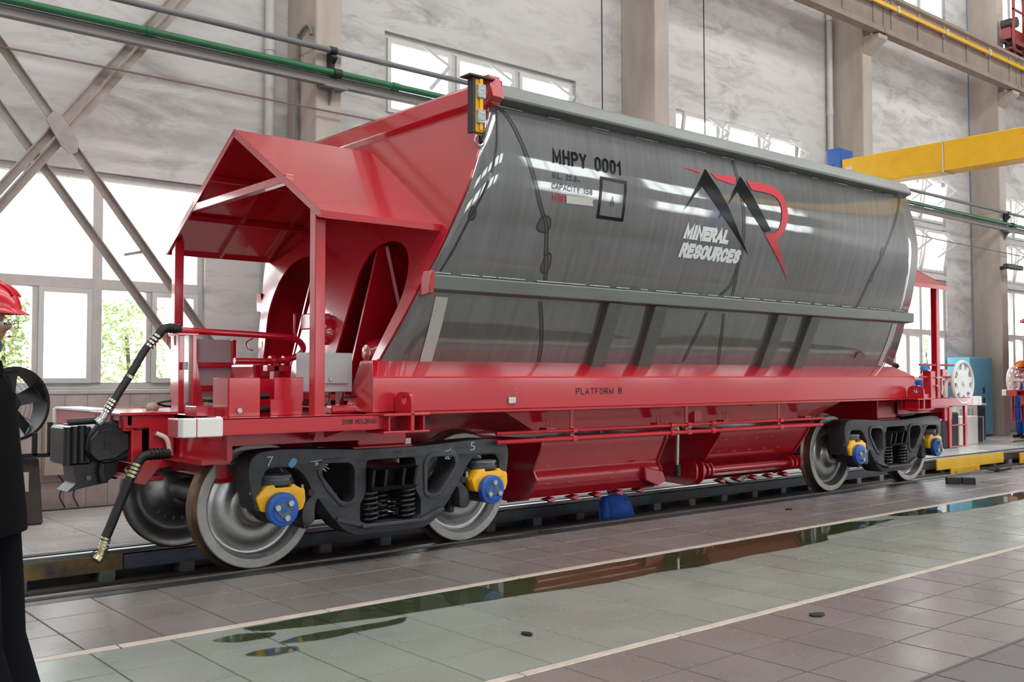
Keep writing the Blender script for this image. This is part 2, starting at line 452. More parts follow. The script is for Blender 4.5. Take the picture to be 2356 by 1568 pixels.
def curve_plate(polys, thick, bev=0.0):
    cu = bpy.data.curves.new('tmp', 'CURVE'); cu.dimensions = '2D'; cu.fill_mode = 'BOTH'
    cu.extrude = max(thick / 2 - bev, 0.0005); cu.bevel_depth = bev; cu.bevel_resolution = 1
    for p in polys:
        sp = cu.splines.new('POLY'); sp.points.add(len(p) - 1); sp.use_cyclic_u = True
        for i, q in enumerate(p): sp.points[i].co = (q[0], q[1], 0, 1)
    o = bpy.data.objects.new('tmp', cu); COL.objects.link(o)
    dg = bpy.context.evaluated_depsgraph_get(); dg.update()
    me = bpy.data.meshes.new_from_object(o.evaluated_get(dg))
    v = [tuple(x.co) for x in me.vertices]; f = [tuple(p.vertices) for p in me.polygons]
    bpy.data.objects.remove(o); bpy.data.curves.remove(cu); bpy.data.meshes.remove(me)
    return v, f

def text_mesh(txt, offset=0.0, shear=0.0, spacing=1.0):
    cu = bpy.data.curves.new('tmp', 'FONT'); cu.body = txt; cu.size = 1; cu.offset = offset; cu.shear = shear
    cu.space_character = spacing; cu.resolution_u = 3
    o = bpy.data.objects.new('tmp', cu); COL.objects.link(o)
    dg = bpy.context.evaluated_depsgraph_get(); dg.update()
    me = bpy.data.meshes.new_from_object(o.evaluated_get(dg))
    v = [tuple(x.co) for x in me.vertices]; f = [tuple(p.vertices) for p in me.polygons]
    bpy.data.objects.remove(o); bpy.data.curves.remove(cu); bpy.data.meshes.remove(me)
    return v, f
def fit_text(txt, u0, u1, w0, w1, mapf, offset=0.0, shear=0.0, spacing=1.0):
    v, f = text_mesh(txt, offset, shear, spacing)
    a0, a1 = min(p[0] for p in v), max(p[0] for p in v); b0, b1 = min(p[1] for p in v), max(p[1] for p in v)
    mb = MB(); mb.add([mapf(u0 + (p[0] - a0) / (a1 - a0) * (u1 - u0), w0 + (p[1] - b0) / (b1 - b0) * (w1 - w0)) for p in v], f)
    return mb

def smooth_path(pts, n=6):
    P = [Vector(p) for p in pts]; out = []
    for i in range(len(P) - 1):
        a, b_, c, d = P[max(i - 1, 0)], P[i], P[i + 1], P[min(i + 2, len(P) - 1)]
        for k in range(n):
            t = k / n
            out.append(0.5 * ((2 * b_) + (c - a) * t + (2 * a - 5 * b_ + 4 * c - d) * t * t + (3 * b_ - a - 3 * c + d) * t ** 3))
    out.append(P[-1]); return out

# ------------------------------------------------------------------ the hall
WALLY = 11.55
def wall_grid(name, axis, c0, c1, ur, zr, holes, m):
    us = sorted({ur[0], ur[1]} | {h[0] for h in holes} | {h[1] for h in holes})
    zs = sorted({zr[0], zr[1]} | {h[2] for h in holes} | {h[3] for h in holes})
    mb = MB()
    for i in range(len(us) - 1):
        j = 0
        while j < len(zs) - 1:
            def hole(jj):
                cu, cz = (us[i] + us[i + 1]) / 2, (zs[jj] + zs[jj + 1]) / 2
                return any(h[0] < cu < h[1] and h[2] < cz < h[3] for h in holes)
            if hole(j): j += 1; continue
            k = j
            while k + 1 < len(zs) - 1 and not hole(k + 1): k += 1
            if axis == 'y': mb.box(us[i], us[i + 1], c0, c1, zs[j], zs[k + 1])
            else: mb.box(c0, c1, us[i], us[i + 1], zs[j], zs[k + 1])
            j = k + 1
    return struct(obj(name, mb, m, smooth=0, recalc=False))

LOW = (1.30, 3.76); MID = (3.86, 4.98); UPP = (5.05, 6.24); TOP = (9.75, 11.9)
XL, XR = -9.0, 40.0
COLX = [-0.25, 6.02, 12.25, 18.66, 24.93, 31.2]
bays_back = [('low', 1.2, 4.95), ('low', 7.5, 11.18), ('mid', 7.5, 11.18), ('upp', 7.5, 11.18), ('low', 13.66, 17.5), ('mid', 13.66, 17.5), ('upp', 13.66, 17.5),
             ('low', 20.0, 23.66), ('mid', 20.0, 23.66), ('upp', 20.0, 23.66), ('top', 20.0, 23.8),
             ('low', 26.25, 29.9), ('mid', 26.25, 29.9), ('upp', 26.25, 29.9), ('top', 26.25, 29.9), ('low', -5.0, -1.3)]
ZR = {'low': LOW, 'mid': MID, 'upp': UPP, 'top': TOP}
wall_back = wall_grid('wall_back', 'y', WALLY, WALLY + 0.3, (XL, XR), (-0.4, 13.6), [(b[1], b[2]) + ZR[b[0]] for b in bays_back], M['wall'])

def window(idx, x0, x1, z0, z1, kind, tilt=0.0):
    y = WALLY + 0.06
    w = empty('window_%d' % idx, ((x0 + x1) / 2, y, z0), kind='structure')
    fr = MB(); t = 0.075; d0, d1 = y, y + 0.09
    fr.box(x0, x1, d0, d1, z1 - t, z1).box(x0, x1, d0, d1, z0, z0 + t).box(x0, x0 + t, d0, d1, z0 + t, z1 - t).box(x1 - t, x1, d0, d1, z0 + t, z1 - t)
    def pane(a, b, c, d, yy=None, parent=w):
        yy = y + 0.045 if yy is None else yy
        obj('pane', B(a, b, yy, yy + 0.005, c, d), M['glass'], parent, smooth=0)
    if kind == 'low':
        zt = 2.49; n = max(1, round((x1 - x0) / 1.25)); uw = (x1 - x0) / n
        fr.box(x0 + t, x1 - t, d0 - 0.02, d1, zt - 0.06, zt + 0.06)
        for i in range(1, n):
            xx = x0 + uw * i; fr.box(xx - 0.055, xx + 0.055, d0 - 0.03, d1 + 0.001, z0 + t, z1 - t)
        for i in range(n):
            a = x0 + uw * i + (t if i == 0 else 0.055); b_ = x0 + uw * (i + 1) - (t if i == n - 1 else 0.055)
            pane(a, b_, zt + 0.06, z1 - t)
            xm = (a + b_) / 2 - 0.02
            fr.box(xm - 0.03, xm + 0.03, d0 - 0.01, d1 - 0.002, z0 + t, zt - 0.06)
            pane(a, xm - 0.03, z0 + t, zt - 0.06)
            s = MB(); sw = 0.055; e0, e1 = d0 - 0.035, d0 + 0.03; c0, c1, f0, f1 = xm + 0.03, b_, z0 + t, zt - 0.06
            s.box(c0, c1, e0, e1, f1 - sw, f1).box(c0, c1, e0, e1, f0, f0 + sw).box(c0, c0 + sw, e0, e1, f0 + sw, f1 - sw).box(c1 - sw, c1, e0, e1, f0 + sw, f1 - sw)
            so = obj('casement', s, M['sash'], w, smooth=0)
            pane(c0 + sw, c1 - sw, f0 + sw, f1 - sw, y, so)
    else:
        n = 3; uw = (x1 - x0) / n
        for i in range(1, n):
            xx = x0 + uw * i; fr.box(xx - 0.05, xx + 0.05, d0, d1 + 0.001, z0 + t, z1 - t)
        for i in range(n):
            a = x0 + uw * i + (t if i == 0 else 0.05); b_ = x0 + uw * (i + 1) - (t if i == n - 1 else 0.05)
            s = MB(); sw = 0.06; c, d = z0 + t, z1 - t
            dz = (d - c); off = math.tan(tilt) * dz        # hinged at the foot, head leaning into the hall
            def q(x, zz, k): return (x, d0 - 0.03 + k - (zz - c) / dz * off, zz)
            def bar(xa, xb, za, zb):
                s.hexa([q(xa, za, 0), q(xb, za, 0), q(xb, za, 0.05), q(xa, za, 0.05)], [q(xa, zb, 0), q(xb, zb, 0), q(xb, zb, 0.05), q(xa, zb, 0.05)])
            bar(a, b_, c, c + sw); bar(a, b_, d - sw, d); bar(a, a + sw, c + sw, d - sw); bar(b_ - sw, b_, c + sw, d - sw)
            so = obj('sash', s, M['sash'], w, smooth=0)
            pm = MB().hexa([q(a + sw, c + sw, 0.02), q(b_ - sw, c + sw, 0.02), q(b_ - sw, c + sw, 0.026), q(a + sw, c + sw, 0.026)],
                           [q(a + sw, d - sw, 0.02), q(b_ - sw, d - sw, 0.02), q(b_ - sw, d - sw, 0.026), q(a + sw, d - sw, 0.026)])
            obj('pane', pm, M['glass'], so, smooth=0)
            if kind in ('upp', 'mid'):
                xa = a + (b_ - a) * 0.52
                p0 = Vector((xa, d0 - 0.08 - off, d - 0.02)); p1 = Vector((xa + 0.30, d0 - 0.30 - off, d - 0.30)); p2 = Vector((xa + 0.10, d0 - 0.1, d - 0.62))
                ar = MB(); ar.beam(p0, p1, 0.025, 0.035).beam(p1, p2, 0.03, 0.05); ar.cyl(p1 + Vector((0, -0.02, 0)), p1 + Vector((0, 0.02, 0)), 0.025, 8)
                obj('stay_arm', ar, M['sash'], so)
    obj('window_frame', fr, M['frame'], w, smooth=0, bevel=0.006)
    if kind == 'low':
        obj('window_sill', B(x0 - 0.03, x1 + 0.03, WALLY - 0.03, WALLY + 0.3, z0 - 0.05, z0), M['frame'], w, smooth=0, bevel=0.008)
    return w
for i, (k, a, b_) in enumerate(bays_back):
    window(i + 1, a, b_, ZR[k][0], ZR[k][1], k, tilt=(0.16 if (k in ('upp', 'mid') and a > 12) else 0.0))

# opposite wall, behind the camera, with two rows of bright windows
FY = -14.0
holes = []
for k in range(8):
    xx = XL + 0.8 + k * 6.2
    holes += [(xx, xx + 4.6, 1.4, 4.2), (xx, xx + 4.6, 7.6, 10.2)]
wall_grid('wall_front', 'y', FY - 0.3, FY, (XL, XR), (-0.4, 13.6), holes, M['farwall'])
for j, h in enumerate(holes):
    w = empty('window_%d' % (len(bays_back) + 1 + j), ((h[0] + h[1]) / 2, FY - 0.1, h[2]), kind='structure')
    fr = MB(); y0, y1 = FY - 0.14, FY - 0.06
    fr.box(h[0], h[1], y0, y1, h[3] - .08, h[3]).box(h[0], h[1], y0, y1, h[2], h[2] + .08)
    for i in range(5):
        xx = h[0] + 0.04 + i * (h[1] - h[0] - 0.08) / 4; fr.box(xx - 0.04, xx + 0.04, y0 - .002, y1 + .002, h[2], h[3])
    obj('window_frame', fr, M['frame'], w, smooth=0)
    obj('pane', B(h[0], h[1], FY - 0.1, FY - 0.095, h[2], h[3]), M['glass'], w, smooth=0)
wall_grid('wall_left', 'x', XL - 0.3, XL, (FY - .3, WALLY + .3), (-0.4, 13.6), [], M['wall'])
wall_grid('wall_right', 'x', XR, XR + 0.3, (FY - .3, WALLY + .3), (-0.4, 13.6), [(-6, 4, 0, 6.5)], M['wall'])
struct(obj('ceiling', B(XL - .3, XR + .3, FY - .3, WALLY + .3, 13.6, 13.9), M['ceiling'], smooth=0))
struct(obj('ground_outside', B(-40, 80, WALLY + 0.3, 60, -0.3, -0.05), M['ground'], smooth=0))
struct(obj('ground_outside', B(-40, 80, -60, FY - 0.3, -0.3, -0.05), M['ground'], smooth=0))

# concrete columns with corbels
for i, cx in enumerate(COLX):
    c = MB()
    c.box(cx, cx + 0.36, 10.8, WALLY, 0, 13.6)
    if i != 0:
        cb = MB().prism([(10.8, 8.1), (10.44, 8.36), (10.44, 8.44), (10.8, 8.44)], 'x', cx - 0.0, cx + 0.36)
        struct(obj('column_corbel', cb, M['column'], smooth=0, bevel=0.012))
    o = struct(obj('concrete_column', c, M['column'], smooth=0, bevel=0.015))
    if i in (1, 2, 3, 4):   # recessed web on the side that faces the camera, and cast joints
        obj('column_joint', B(cx - 0.004, cx + 0.364, 10.795, WALLY, 5.48, 5.50), M['brace'], o, smooth=0)

# ---- floor
PITY0, PITY1 = 7.22, 8.40
fl = MB()
fl.box(XL, XR, FY, 6.82, -0.4, -0.006)
fl.box(XL, XR, 8.72, WALLY, -0.4, -0.006)
fl.box(XL, XR, 6.82, 7.22, -0.4, -0.15)
fl.box(XL, XR, 8.40, 8.72, -1.3, -0.24)
floor = struct(obj('floor', fl, M['grout'], smooth=0, origin=(10, 0, 0)))
pit = MB().box(XL, XR, 7.22, 8.40, -1.5, -1.3).box(XL, XR, 7.1, 7.22, -1.3, -0.15)
struct(obj('floor_pit', pit, M['pit'], smooth=0))

P = 0.43
def grid_rows(y0, y1, n, m, x0, x1, px=P, off=4.31):
    out = []
    k0 = math.floor((x0 - off) / px); k1 = math.ceil((x1 - off) / px)
    for r in range(n):
        ya = y0 + (y1 - y0) * r / n; yb = y0 + (y1 - y0) * (r + 1) / n
        for k in range(k0, k1): out.append((off + k * px, off + (k + 1) * px, ya, yb, m))
    return out
tiles = grid_rows(1.12, 2.40, 3, 'tile_grey', 1, 34) + grid_rows(2.42, 3.67, 3, 'tile_pink', 1, 34) + grid_rows(3.74, 5.45, 4, 'tile_green', 0.6, 34) \
    + grid_rows(5.53, 6.80, 3, 'tile_pink', 0.6, 34) + grid_rows(8.86, 11.44, 4, 'tile_pale', 1.2, 34, 0.645)
vis = []; rest = []
for tl in tiles:
    q = cam_px(((tl[0] + tl[1]) / 2, (tl[2] + tl[3]) / 2, 0))
    seen = q and -80 < q[0] < W_ + 80 and q[1] < H_ + 90
    if tl[4] == 'tile_pale' and 4.6 < tl[0] < 15: seen = False
    if seen: vis.append((q[2], tl))
    else: rest.append(tl)
vis.sort(key=lambda t: t[0])
single, rest = vis[:300], rest + [v[1] for v in vis[300:]]
tile_me = {}
def tile_mb(a, b_, c, d, e=0.004, h=0.012):
    m_ = MB(); g_ = 0.003; a += g_; b_ -= g_; c += g_; d -= g_
    m_.add([(a, c, -h), (b_, c, -h), (b_, d, -h), (a, d, -h), (a + e, c + e, 0), (b_ - e, c + e, 0), (b_ - e, d - e, 0), (a + e, d - e, 0)],
           [(4, 5, 6, 7), (0, 1, 5, 4), (1, 2, 6, 5), (2, 3, 7, 6), (3, 0, 4, 7)])
    return m_
for _, (a, b_, c, d, m_) in single:
    key = (m_, round(b_ - a, 3), round(d - c, 3)); ctr = Vector(((a + b_) / 2, (c + d) / 2, 0))
    if key not in tile_me:
        o = obj('tile', tile_mb(a, b_, c, d), M[m_], floor, smooth=0, recalc=False, origin=ctr); tile_me[key] = o.data
    else:
        o = bpy.data.objects.new('tile', tile_me[key]); COL.objects.link(o); o.parent = floor
    o.location = ctr - wloc(floor) + Vector((0, 0, random.uniform(-0.0012, 0.0012)))
    o.rotation_euler = (random.uniform(-0.002, 0.002), random.uniform(-0.002, 0.002), 0)
for m_ in ('tile_pink', 'tile_green', 'tile_grey', 'tile_pale'):
    mb = MB()
    for tl in rest:
        if tl[4] == m_: q = tile_mb(*tl[:4]); mb.add(q.v, q.f)
    o = obj('far_tiles', mb, M[m_], floor, smooth=0, recalc=False); o['kind'] = 'stuff'
# pale divider strips between the tile fields
for (ya, yb) in ((3.675, 3.735), (5.455, 5.525)):
    x = 0.8
    while x < 34:
        L = random.uniform(0.9, 1.6)
        obj('divider_strip', B(x, x + L - 0.01, ya, yb, -0.012, 0.003), M['divider'], floor, smooth=0, bevel=0.003)
        x += L
obj('edge_angle', B(XL, XR, 6.815, 6.93, -0.03, -0.001), M['ironedge'], floor, smooth=0)
obj('edge_channel', B(XL, XR, 8.66, 8.76, -0.24, 0.002), M['ironedge'], floor, smooth=0)
obj('checker_strip', B(XL, XR, 8.765, 8.85, -0.02, 0.0), M['tile_pale'], floor, smooth=0)

# rails
def rail(yc, label, side_m, head_m):
    prof = [(-.036, 0), (.036, 0), (.038, -.035), (.010, -.05), (.010, -.125), (.065, -.14), (.065, -.152), (-.065, -.152), (-.065, -.14), (-.010, -.125), (-.010, -.05), (-.038, -.035)]
    r = empty('rail', (15, yc, -0.152), label, 'rail')
    obj('rail_section', MB().prism([(yc + p[0], p[1]) for p in prof], 'x', XL, XR), side_m, r, smooth=0)
    obj('rail_head', B(XL, XR, yc - .033, yc + .033, -0.004, 0.0012), head_m, r, smooth=0)
    return r
rail(7.06, 'near steel rail sunk in the floor, under the near wheels', M['rail'], M['ironedge'])
r2 = rail(8.57, 'far steel rail on small pedestals, yellow stained at its near end', M['rail'], M['railtop'])
obj('rail_side_plate', B(-4, 2.95, 8.485, 8.50, -0.16, -0.03), M['railside'], r2, smooth=0)
obj('rail_side_plate', B(2.96, 3.75, 8.487, 8.50, -0.16, -0.04), mat('blue_grey_steel', (92, 98, 112), .5, metal=.4, var=.3), r2, smooth=0)
obj('rail_side_plate', B(3.76, XR, 8.489, 8.50, -0.16, -0.045), mat('slate_steel', (78, 80, 84), .45, metal=.5, var=.3), r2, smooth=0)
for k in range(40):
    xx = -2 + k * 0.68
    obj('pedestal', B(xx, xx + 0.13, 8.47, 8.64, -0.42, -0.153), M['greypipe'], r2, smooth=0, bevel=0.01)
# two steel guide bars in the trench beside the near rail
for yb, zt, lab in ((6.962, -0.012, 'thin steel bar along the outer side of the near rail'), (7.17, -0.02, 'steel guard bar along the inner side of the near rail')):
    tag(obj('guard_bar', B(XL, XR, yb - 0.014, yb + 0.014, -0.149, zt), M['ironedge'], smooth=0), lab, 'guard bar')

# wet patches
def puddle(pts, label):
    c = [sum(p[0] for p in pts) / len(pts), sum(p[1] for p in pts) / len(pts)]
    pp = []
    for i in range(len(pts)):
        a, b_ = Vector(pts[i]), Vector(pts[(i + 1) % len(pts)])
        L = (b_ - a).length; n = max(1, int(L / 0.12))
        for k in range(n):
            q = a.lerp(b_, k / n)
            pp.append((q.x + random.uniform(-.012, .012), q.y + random.uniform(-.012, .012)))
    pp = round_poly(pp, 0.05, 2)
    tag(obj('puddle', MB().add([(p[0], p[1], 0.0035) for p in pp], [tuple(range(len(pp)))]), M['water'], smooth=0, recalc=False), label, 'puddle')
puddle([(2.55, 5.42), (2.62, 5.28), (3.0, 5.17), (3.35, 5.1), (3.7, 5.08), (4.1, 5.05), (4.6, 5.0), (5.1, 4.93), (5.6, 4.95), (6.1, 4.9), (6.7, 4.93), (7.3, 4.92), (7.9, 4.95), (8.1, 5.1), (8.6, 5.1), (9.2, 5.18), (9.6, 5.25), (9.3, 5.3), (9.0, 5.43), (5.5, 5.44)], 'long wet patch along the green tiles in front of the near bogie')
puddle([(9.7, 5.43), (9.9, 5.25), (10.6, 5.12), (11.4, 5.05), (12.2, 5.1), (13.2, 5.2), (14.5, 5.3), (15.0, 5.43)], 'wet patch on the green tiles in front of the far bogie')
puddle([(2.3, 5.28), (2.4, 5.15), (2.62, 5.12), (2.68, 5.2), (2.5, 5.32)], 'small round wet spot near the foreground man, second from the divider strip')
puddle([(2.55, 4.98), (2.75, 4.9), (3.35, 4.93), (3.45, 5.03), (3.0, 5.03), (2.7, 5.05)], 'narrow wet streak beside the long wet patch at its near end')
puddle([(2.3, 4.9), (2.42, 4.78), (2.6, 4.8), (2.62, 4.88), (2.45, 4.94)], 'smallest wet spot at the lower end of the wet streak')

# wainscot tiles of the left bay
wt = []
for i in range(17):
    for j in range(4):
        x0 = 1.95 + i * 0.235; z0 = -0.02 + j * 0.317
        obj('wall_tile', B(x0 + .002, x0 + .233, WALLY - 0.014, WALLY + 0.001, max(z0, 0.0) + .002, z0 + .315), M['wtile'], wall_back, smooth=0, recalc=False)
obj('tile_ledge', B(1.9, 5.96, WALLY - 0.02, WALLY + 0.001, 1.249, 1.262), M['wtile'], wall_back, smooth=0)
mb = MB()
for i in range(26):
    for j in range(4): mb.box(18.99 + i * 0.235 + .003, 18.99 + (i + 1) * .235 - .003, WALLY - 0.012, WALLY + .001, j * .317 + .003, (j + 1) * .317 - .003)
o = obj('far_wall_tiles', mb, M['wtile'], wall_back, smooth=0, recalc=False); o['kind'] = 'stuff'

# ------------------------------------------------------------------ the ore wagon
XC, YC = 8.31, 7.815
wagon = empty('ore_wagon', (XC, YC, 0), 'red and bare-steel hopper wagon with large black MR emblem, on the near track', 'wagon')
RED = M['red']
ZK = [1.40, 1.57, 1.88, 2.25, 2.41, 2.63, 2.83, 3.04, 3.24, 3.44, 3.70]
YK = [6.83, 6.74, 6.57, 6.395, 6.315, 6.232, 6.165, 6.122, 6.112, 6.128, 6.165]
def prof(z):
    z = min(max(z, ZK[0]), ZK[-1])
    for i in range(len(ZK) - 1):
        if z <= ZK[i + 1]: break
    h = ZK[i + 1] - ZK[i]; t = (z - ZK[i]) / h
    def sl(k):
        if k <= 3: return (YK[3] - YK[1]) / (ZK[3] - ZK[1])
        if k == len(ZK) - 1: return (YK[k] - YK[k - 1]) / (ZK[k] - ZK[k - 1])
        return (YK[k + 1] - YK[k - 1]) / (ZK[k + 1] - ZK[k - 1])
    m0, m1 = sl(i), sl(i + 1)
    return (2 * t ** 3 - 3 * t * t + 1) * YK[i] + (t ** 3 - 2 * t * t + t) * h * m0 + (-2 * t ** 3 + 3 * t * t) * YK[i + 1] + (t ** 3 - t * t) * h * m1
def xe(z): return 5.01 - 0.313 * (3.66 - z)
ZG = [1.545 + i * 0.03 for i in range(71)]          # shared height levels of the side sheet (to 3.645)
hop = empty('hopper_body', (XC, YC, 1.5)); hop.parent = wagon; hop.location = (0, 0, 1.5)
for near in (True, False):
    mb = MB(); nx = 30; v = []; f = []
    for z in ZG:
        y = prof(z); y = y if near else 2 * YC - y
        for i in range(nx + 1):
            a = xe(z); v.append((a + (2 * XC - 2 * a) * i / nx, y, z))
    for j in range(len(ZG) - 1):
        for i in range(nx): f.append((j * (nx + 1) + i, j * (nx + 1) + i + 1, (j + 1) * (nx + 1) + i + 1, (j + 1) * (nx + 1) + i))
    mb.add(v, f)
    o = obj('side_sheet', mb, M['steel'], hop, smooth=60, recalc=False)
    if not near: o.data.flip_normals()
    o.modifiers.new('solid', 'SOLIDIFY').thickness = -0.012 if near else -0.012
    o.modifiers['solid'].offset = 1
def S(x, z, d=0.0): return (x, prof(z) - d, z)
def drape(poly, d=0.004):
    bm = bmesh.new()
    vs = [bm.verts.new((p[0], 0, p[1])) for p in poly]; bm.faces.new(vs); bm.normal_update()
    bmesh.ops.triangulate(bm, faces=bm.faces[:], ngon_method='EAR_CLIP')
    lo, hi = min(p[1] for p in poly), max(p[1] for p in poly)
    for z in ZG:
        if lo < z < hi:
            bmesh.ops.bisect_plane(bm, geom=bm.verts[:] + bm.edges[:] + bm.faces[:], plane_co=(0, 0, z), plane_no=(0, 0, 1))
    bm.verts.index_update()
    mb = MB(); mb.add([S(v.co.x, v.co.z, d) for v in bm.verts], [tuple(v.index for v in f_.verts) for f_ in bm.faces])
    bm.free(); return mb
def decal(name, mb, m, parent):
    o = obj(name, mb, m, parent, smooth=60)
    # make the outward side face the camera-side of the wagon
    me = o.data
    if sum(p.normal.y * p.area for p in me.polygons) > 0: me.flip_normals()
    return o
def stripe(path, w, m, name, d=0.004, parent=None):
    pts = smooth_path([(p[0], 0, p[1]) for p in path], 8)
    L = []; R = []
    for i, p in enumerate(pts):
        dd = (pts[min(i + 1, len(pts) - 1)] - pts[max(i - 1, 0)]).normalized(); nn = Vector((-dd.z, 0, dd.x))
        ww = w * (0.85 + 0.3 * random.random())
        L.append(p + nn * ww / 2); R.append(p - nn * ww / 2)
    mb = MB(); n = len(pts)
    mb.add([S(p.x, p.z, d) for p in L] + [S(p.x, p.z, d) for p in R], [(i, i + 1, n + i + 1, n + i) for i in range(n - 1)])
    return decal(name, mb, m, parent or hop)
# heat-tinted weld lines of the side sheet
stripe([(5.06, 3.63), (5.03, 3.3), (4.96, 3.0), (4.84, 2.72), (4.74, 2.45), (4.67, 2.28)], 0.024, M['seam'], 'edge_weld', 0.0015)
for pts in ([(5.08, 3.62), (5.20, 3.50), (5.35, 3.23), (5.52, 2.88), (5.63, 2.72), (5.70, 2.5), (5.78, 2.28)],
            [(5.80, 2.10), (5.90, 1.9), (5.99, 1.70), (6.02, 1.58)],
            [(8.12, 3.62), (8.20, 3.31), (8.26, 3.05), (8.32, 2.75), (8.31, 2.41), (8.2, 2.28)], [(8.32, 2.6), (8.36, 2.42), (8.40, 2.28)],
            [(8.37, 2.10), (8.5, 1.8), (8.62, 1.57)], [(8.09, 2.10), (8.05, 1.85), (8.02, 1.60)],
            [(11.40, 3.62), (11.37, 3.53), (11.06, 3.03), (10.87, 2.61), (10.80, 2.28)]):
    stripe([(p[0] + .016, p[1]) for p in pts], 0.034, M['seamtint'], 'weld_tint', 0.001); stripe(pts, 0.014, M['seam'], 'weld_seam', 0.0018); stripe([(p[0] + .034, p[1]) for p in pts], 0.014, M['seam'], 'weld_seam', 0.0018)
for (cx, cz, w, h) in ((5.62, 2.73, .16, .13), (5.75, 2.42, .10, .16), (11.0, 2.93, .09, .10), (10.9, 2.62, .08, .1), (4.85, 2.74, .07, .1)):
    p = [(cx - w / 2, cz - h * .3), (cx - w * .2, cz - h / 2), (cx + w * .35, cz - h / 2), (cx + w / 2, cz), (cx + w * .3, cz + h / 2), (cx - w * .3, cz + h / 2)]
    p = round_poly(p, .04, 3); decal('weld_tint', drape(p, .0012), M['seamtint'], hop); stripe(p + [p[0]], .014, M['seam'], 'weld_patch', .002)
# bright beads along the belt rail and under the top rail
for (z, d) in ((2.268, 0.006), (3.632, 0.006)):
    a = xe(z) + 0.04; x = a
    while x < 2 * XC - a - 0.1:
        L = random.uniform(0.10, 0.34)
        obj('weld_bead', MB().tube([S(x, z, d), S(min(x + L, 2 * XC - a), z, d)], 0.006, 5), M['weld'], hop)
        x += L + random.uniform(0.0, 0.16) + (0.25 if z > 3 else 0)

def longi(poly, x0f, x1f):
    # prism along x whose two ends follow the leaning end sheets
    n = len(poly); v = [(x0f(p[1]), p[0], p[1]) for p in poly] + [(x1f(p[1]), p[0], p[1]) for p in poly]
    f = [tuple(range(n)), tuple(range(2 * n - 1, n - 1, -1))] + [(i, (i + 1) % n, n + (i + 1) % n, n + i) for i in range(n)]
    return MB().add(v, f)
for near in (True, False):
    q = (lambda y: y) if near else (lambda y: 2 * YC - y)
    obj('top_rail', longi([(q(6.19), 3.632), (q(6.07), 3.668), (q(6.065), 3.69), (q(6.12), 3.80), (q(6.15), 3.812), (q(6.34), 3.812), (q(6.34), 3.70), (q(6.24), 3.632)],
                          lambda z: xe(z) + .03, lambda z: 2 * XC - xe(z) - .03), M['steel_rim'], hop, smooth=20, bevel=0.006)
    obj('belt_rail', longi([(q(6.40), 2.262), (q(6.325), 2.245), (q(6.345), 2.135), (q(6.47), 2.12)], lambda z: xe(z) + .01, lambda z: 2 * XC - xe(z) + 0.03),
        M['steel_rim'], hop, smooth=20, bevel=0.006)
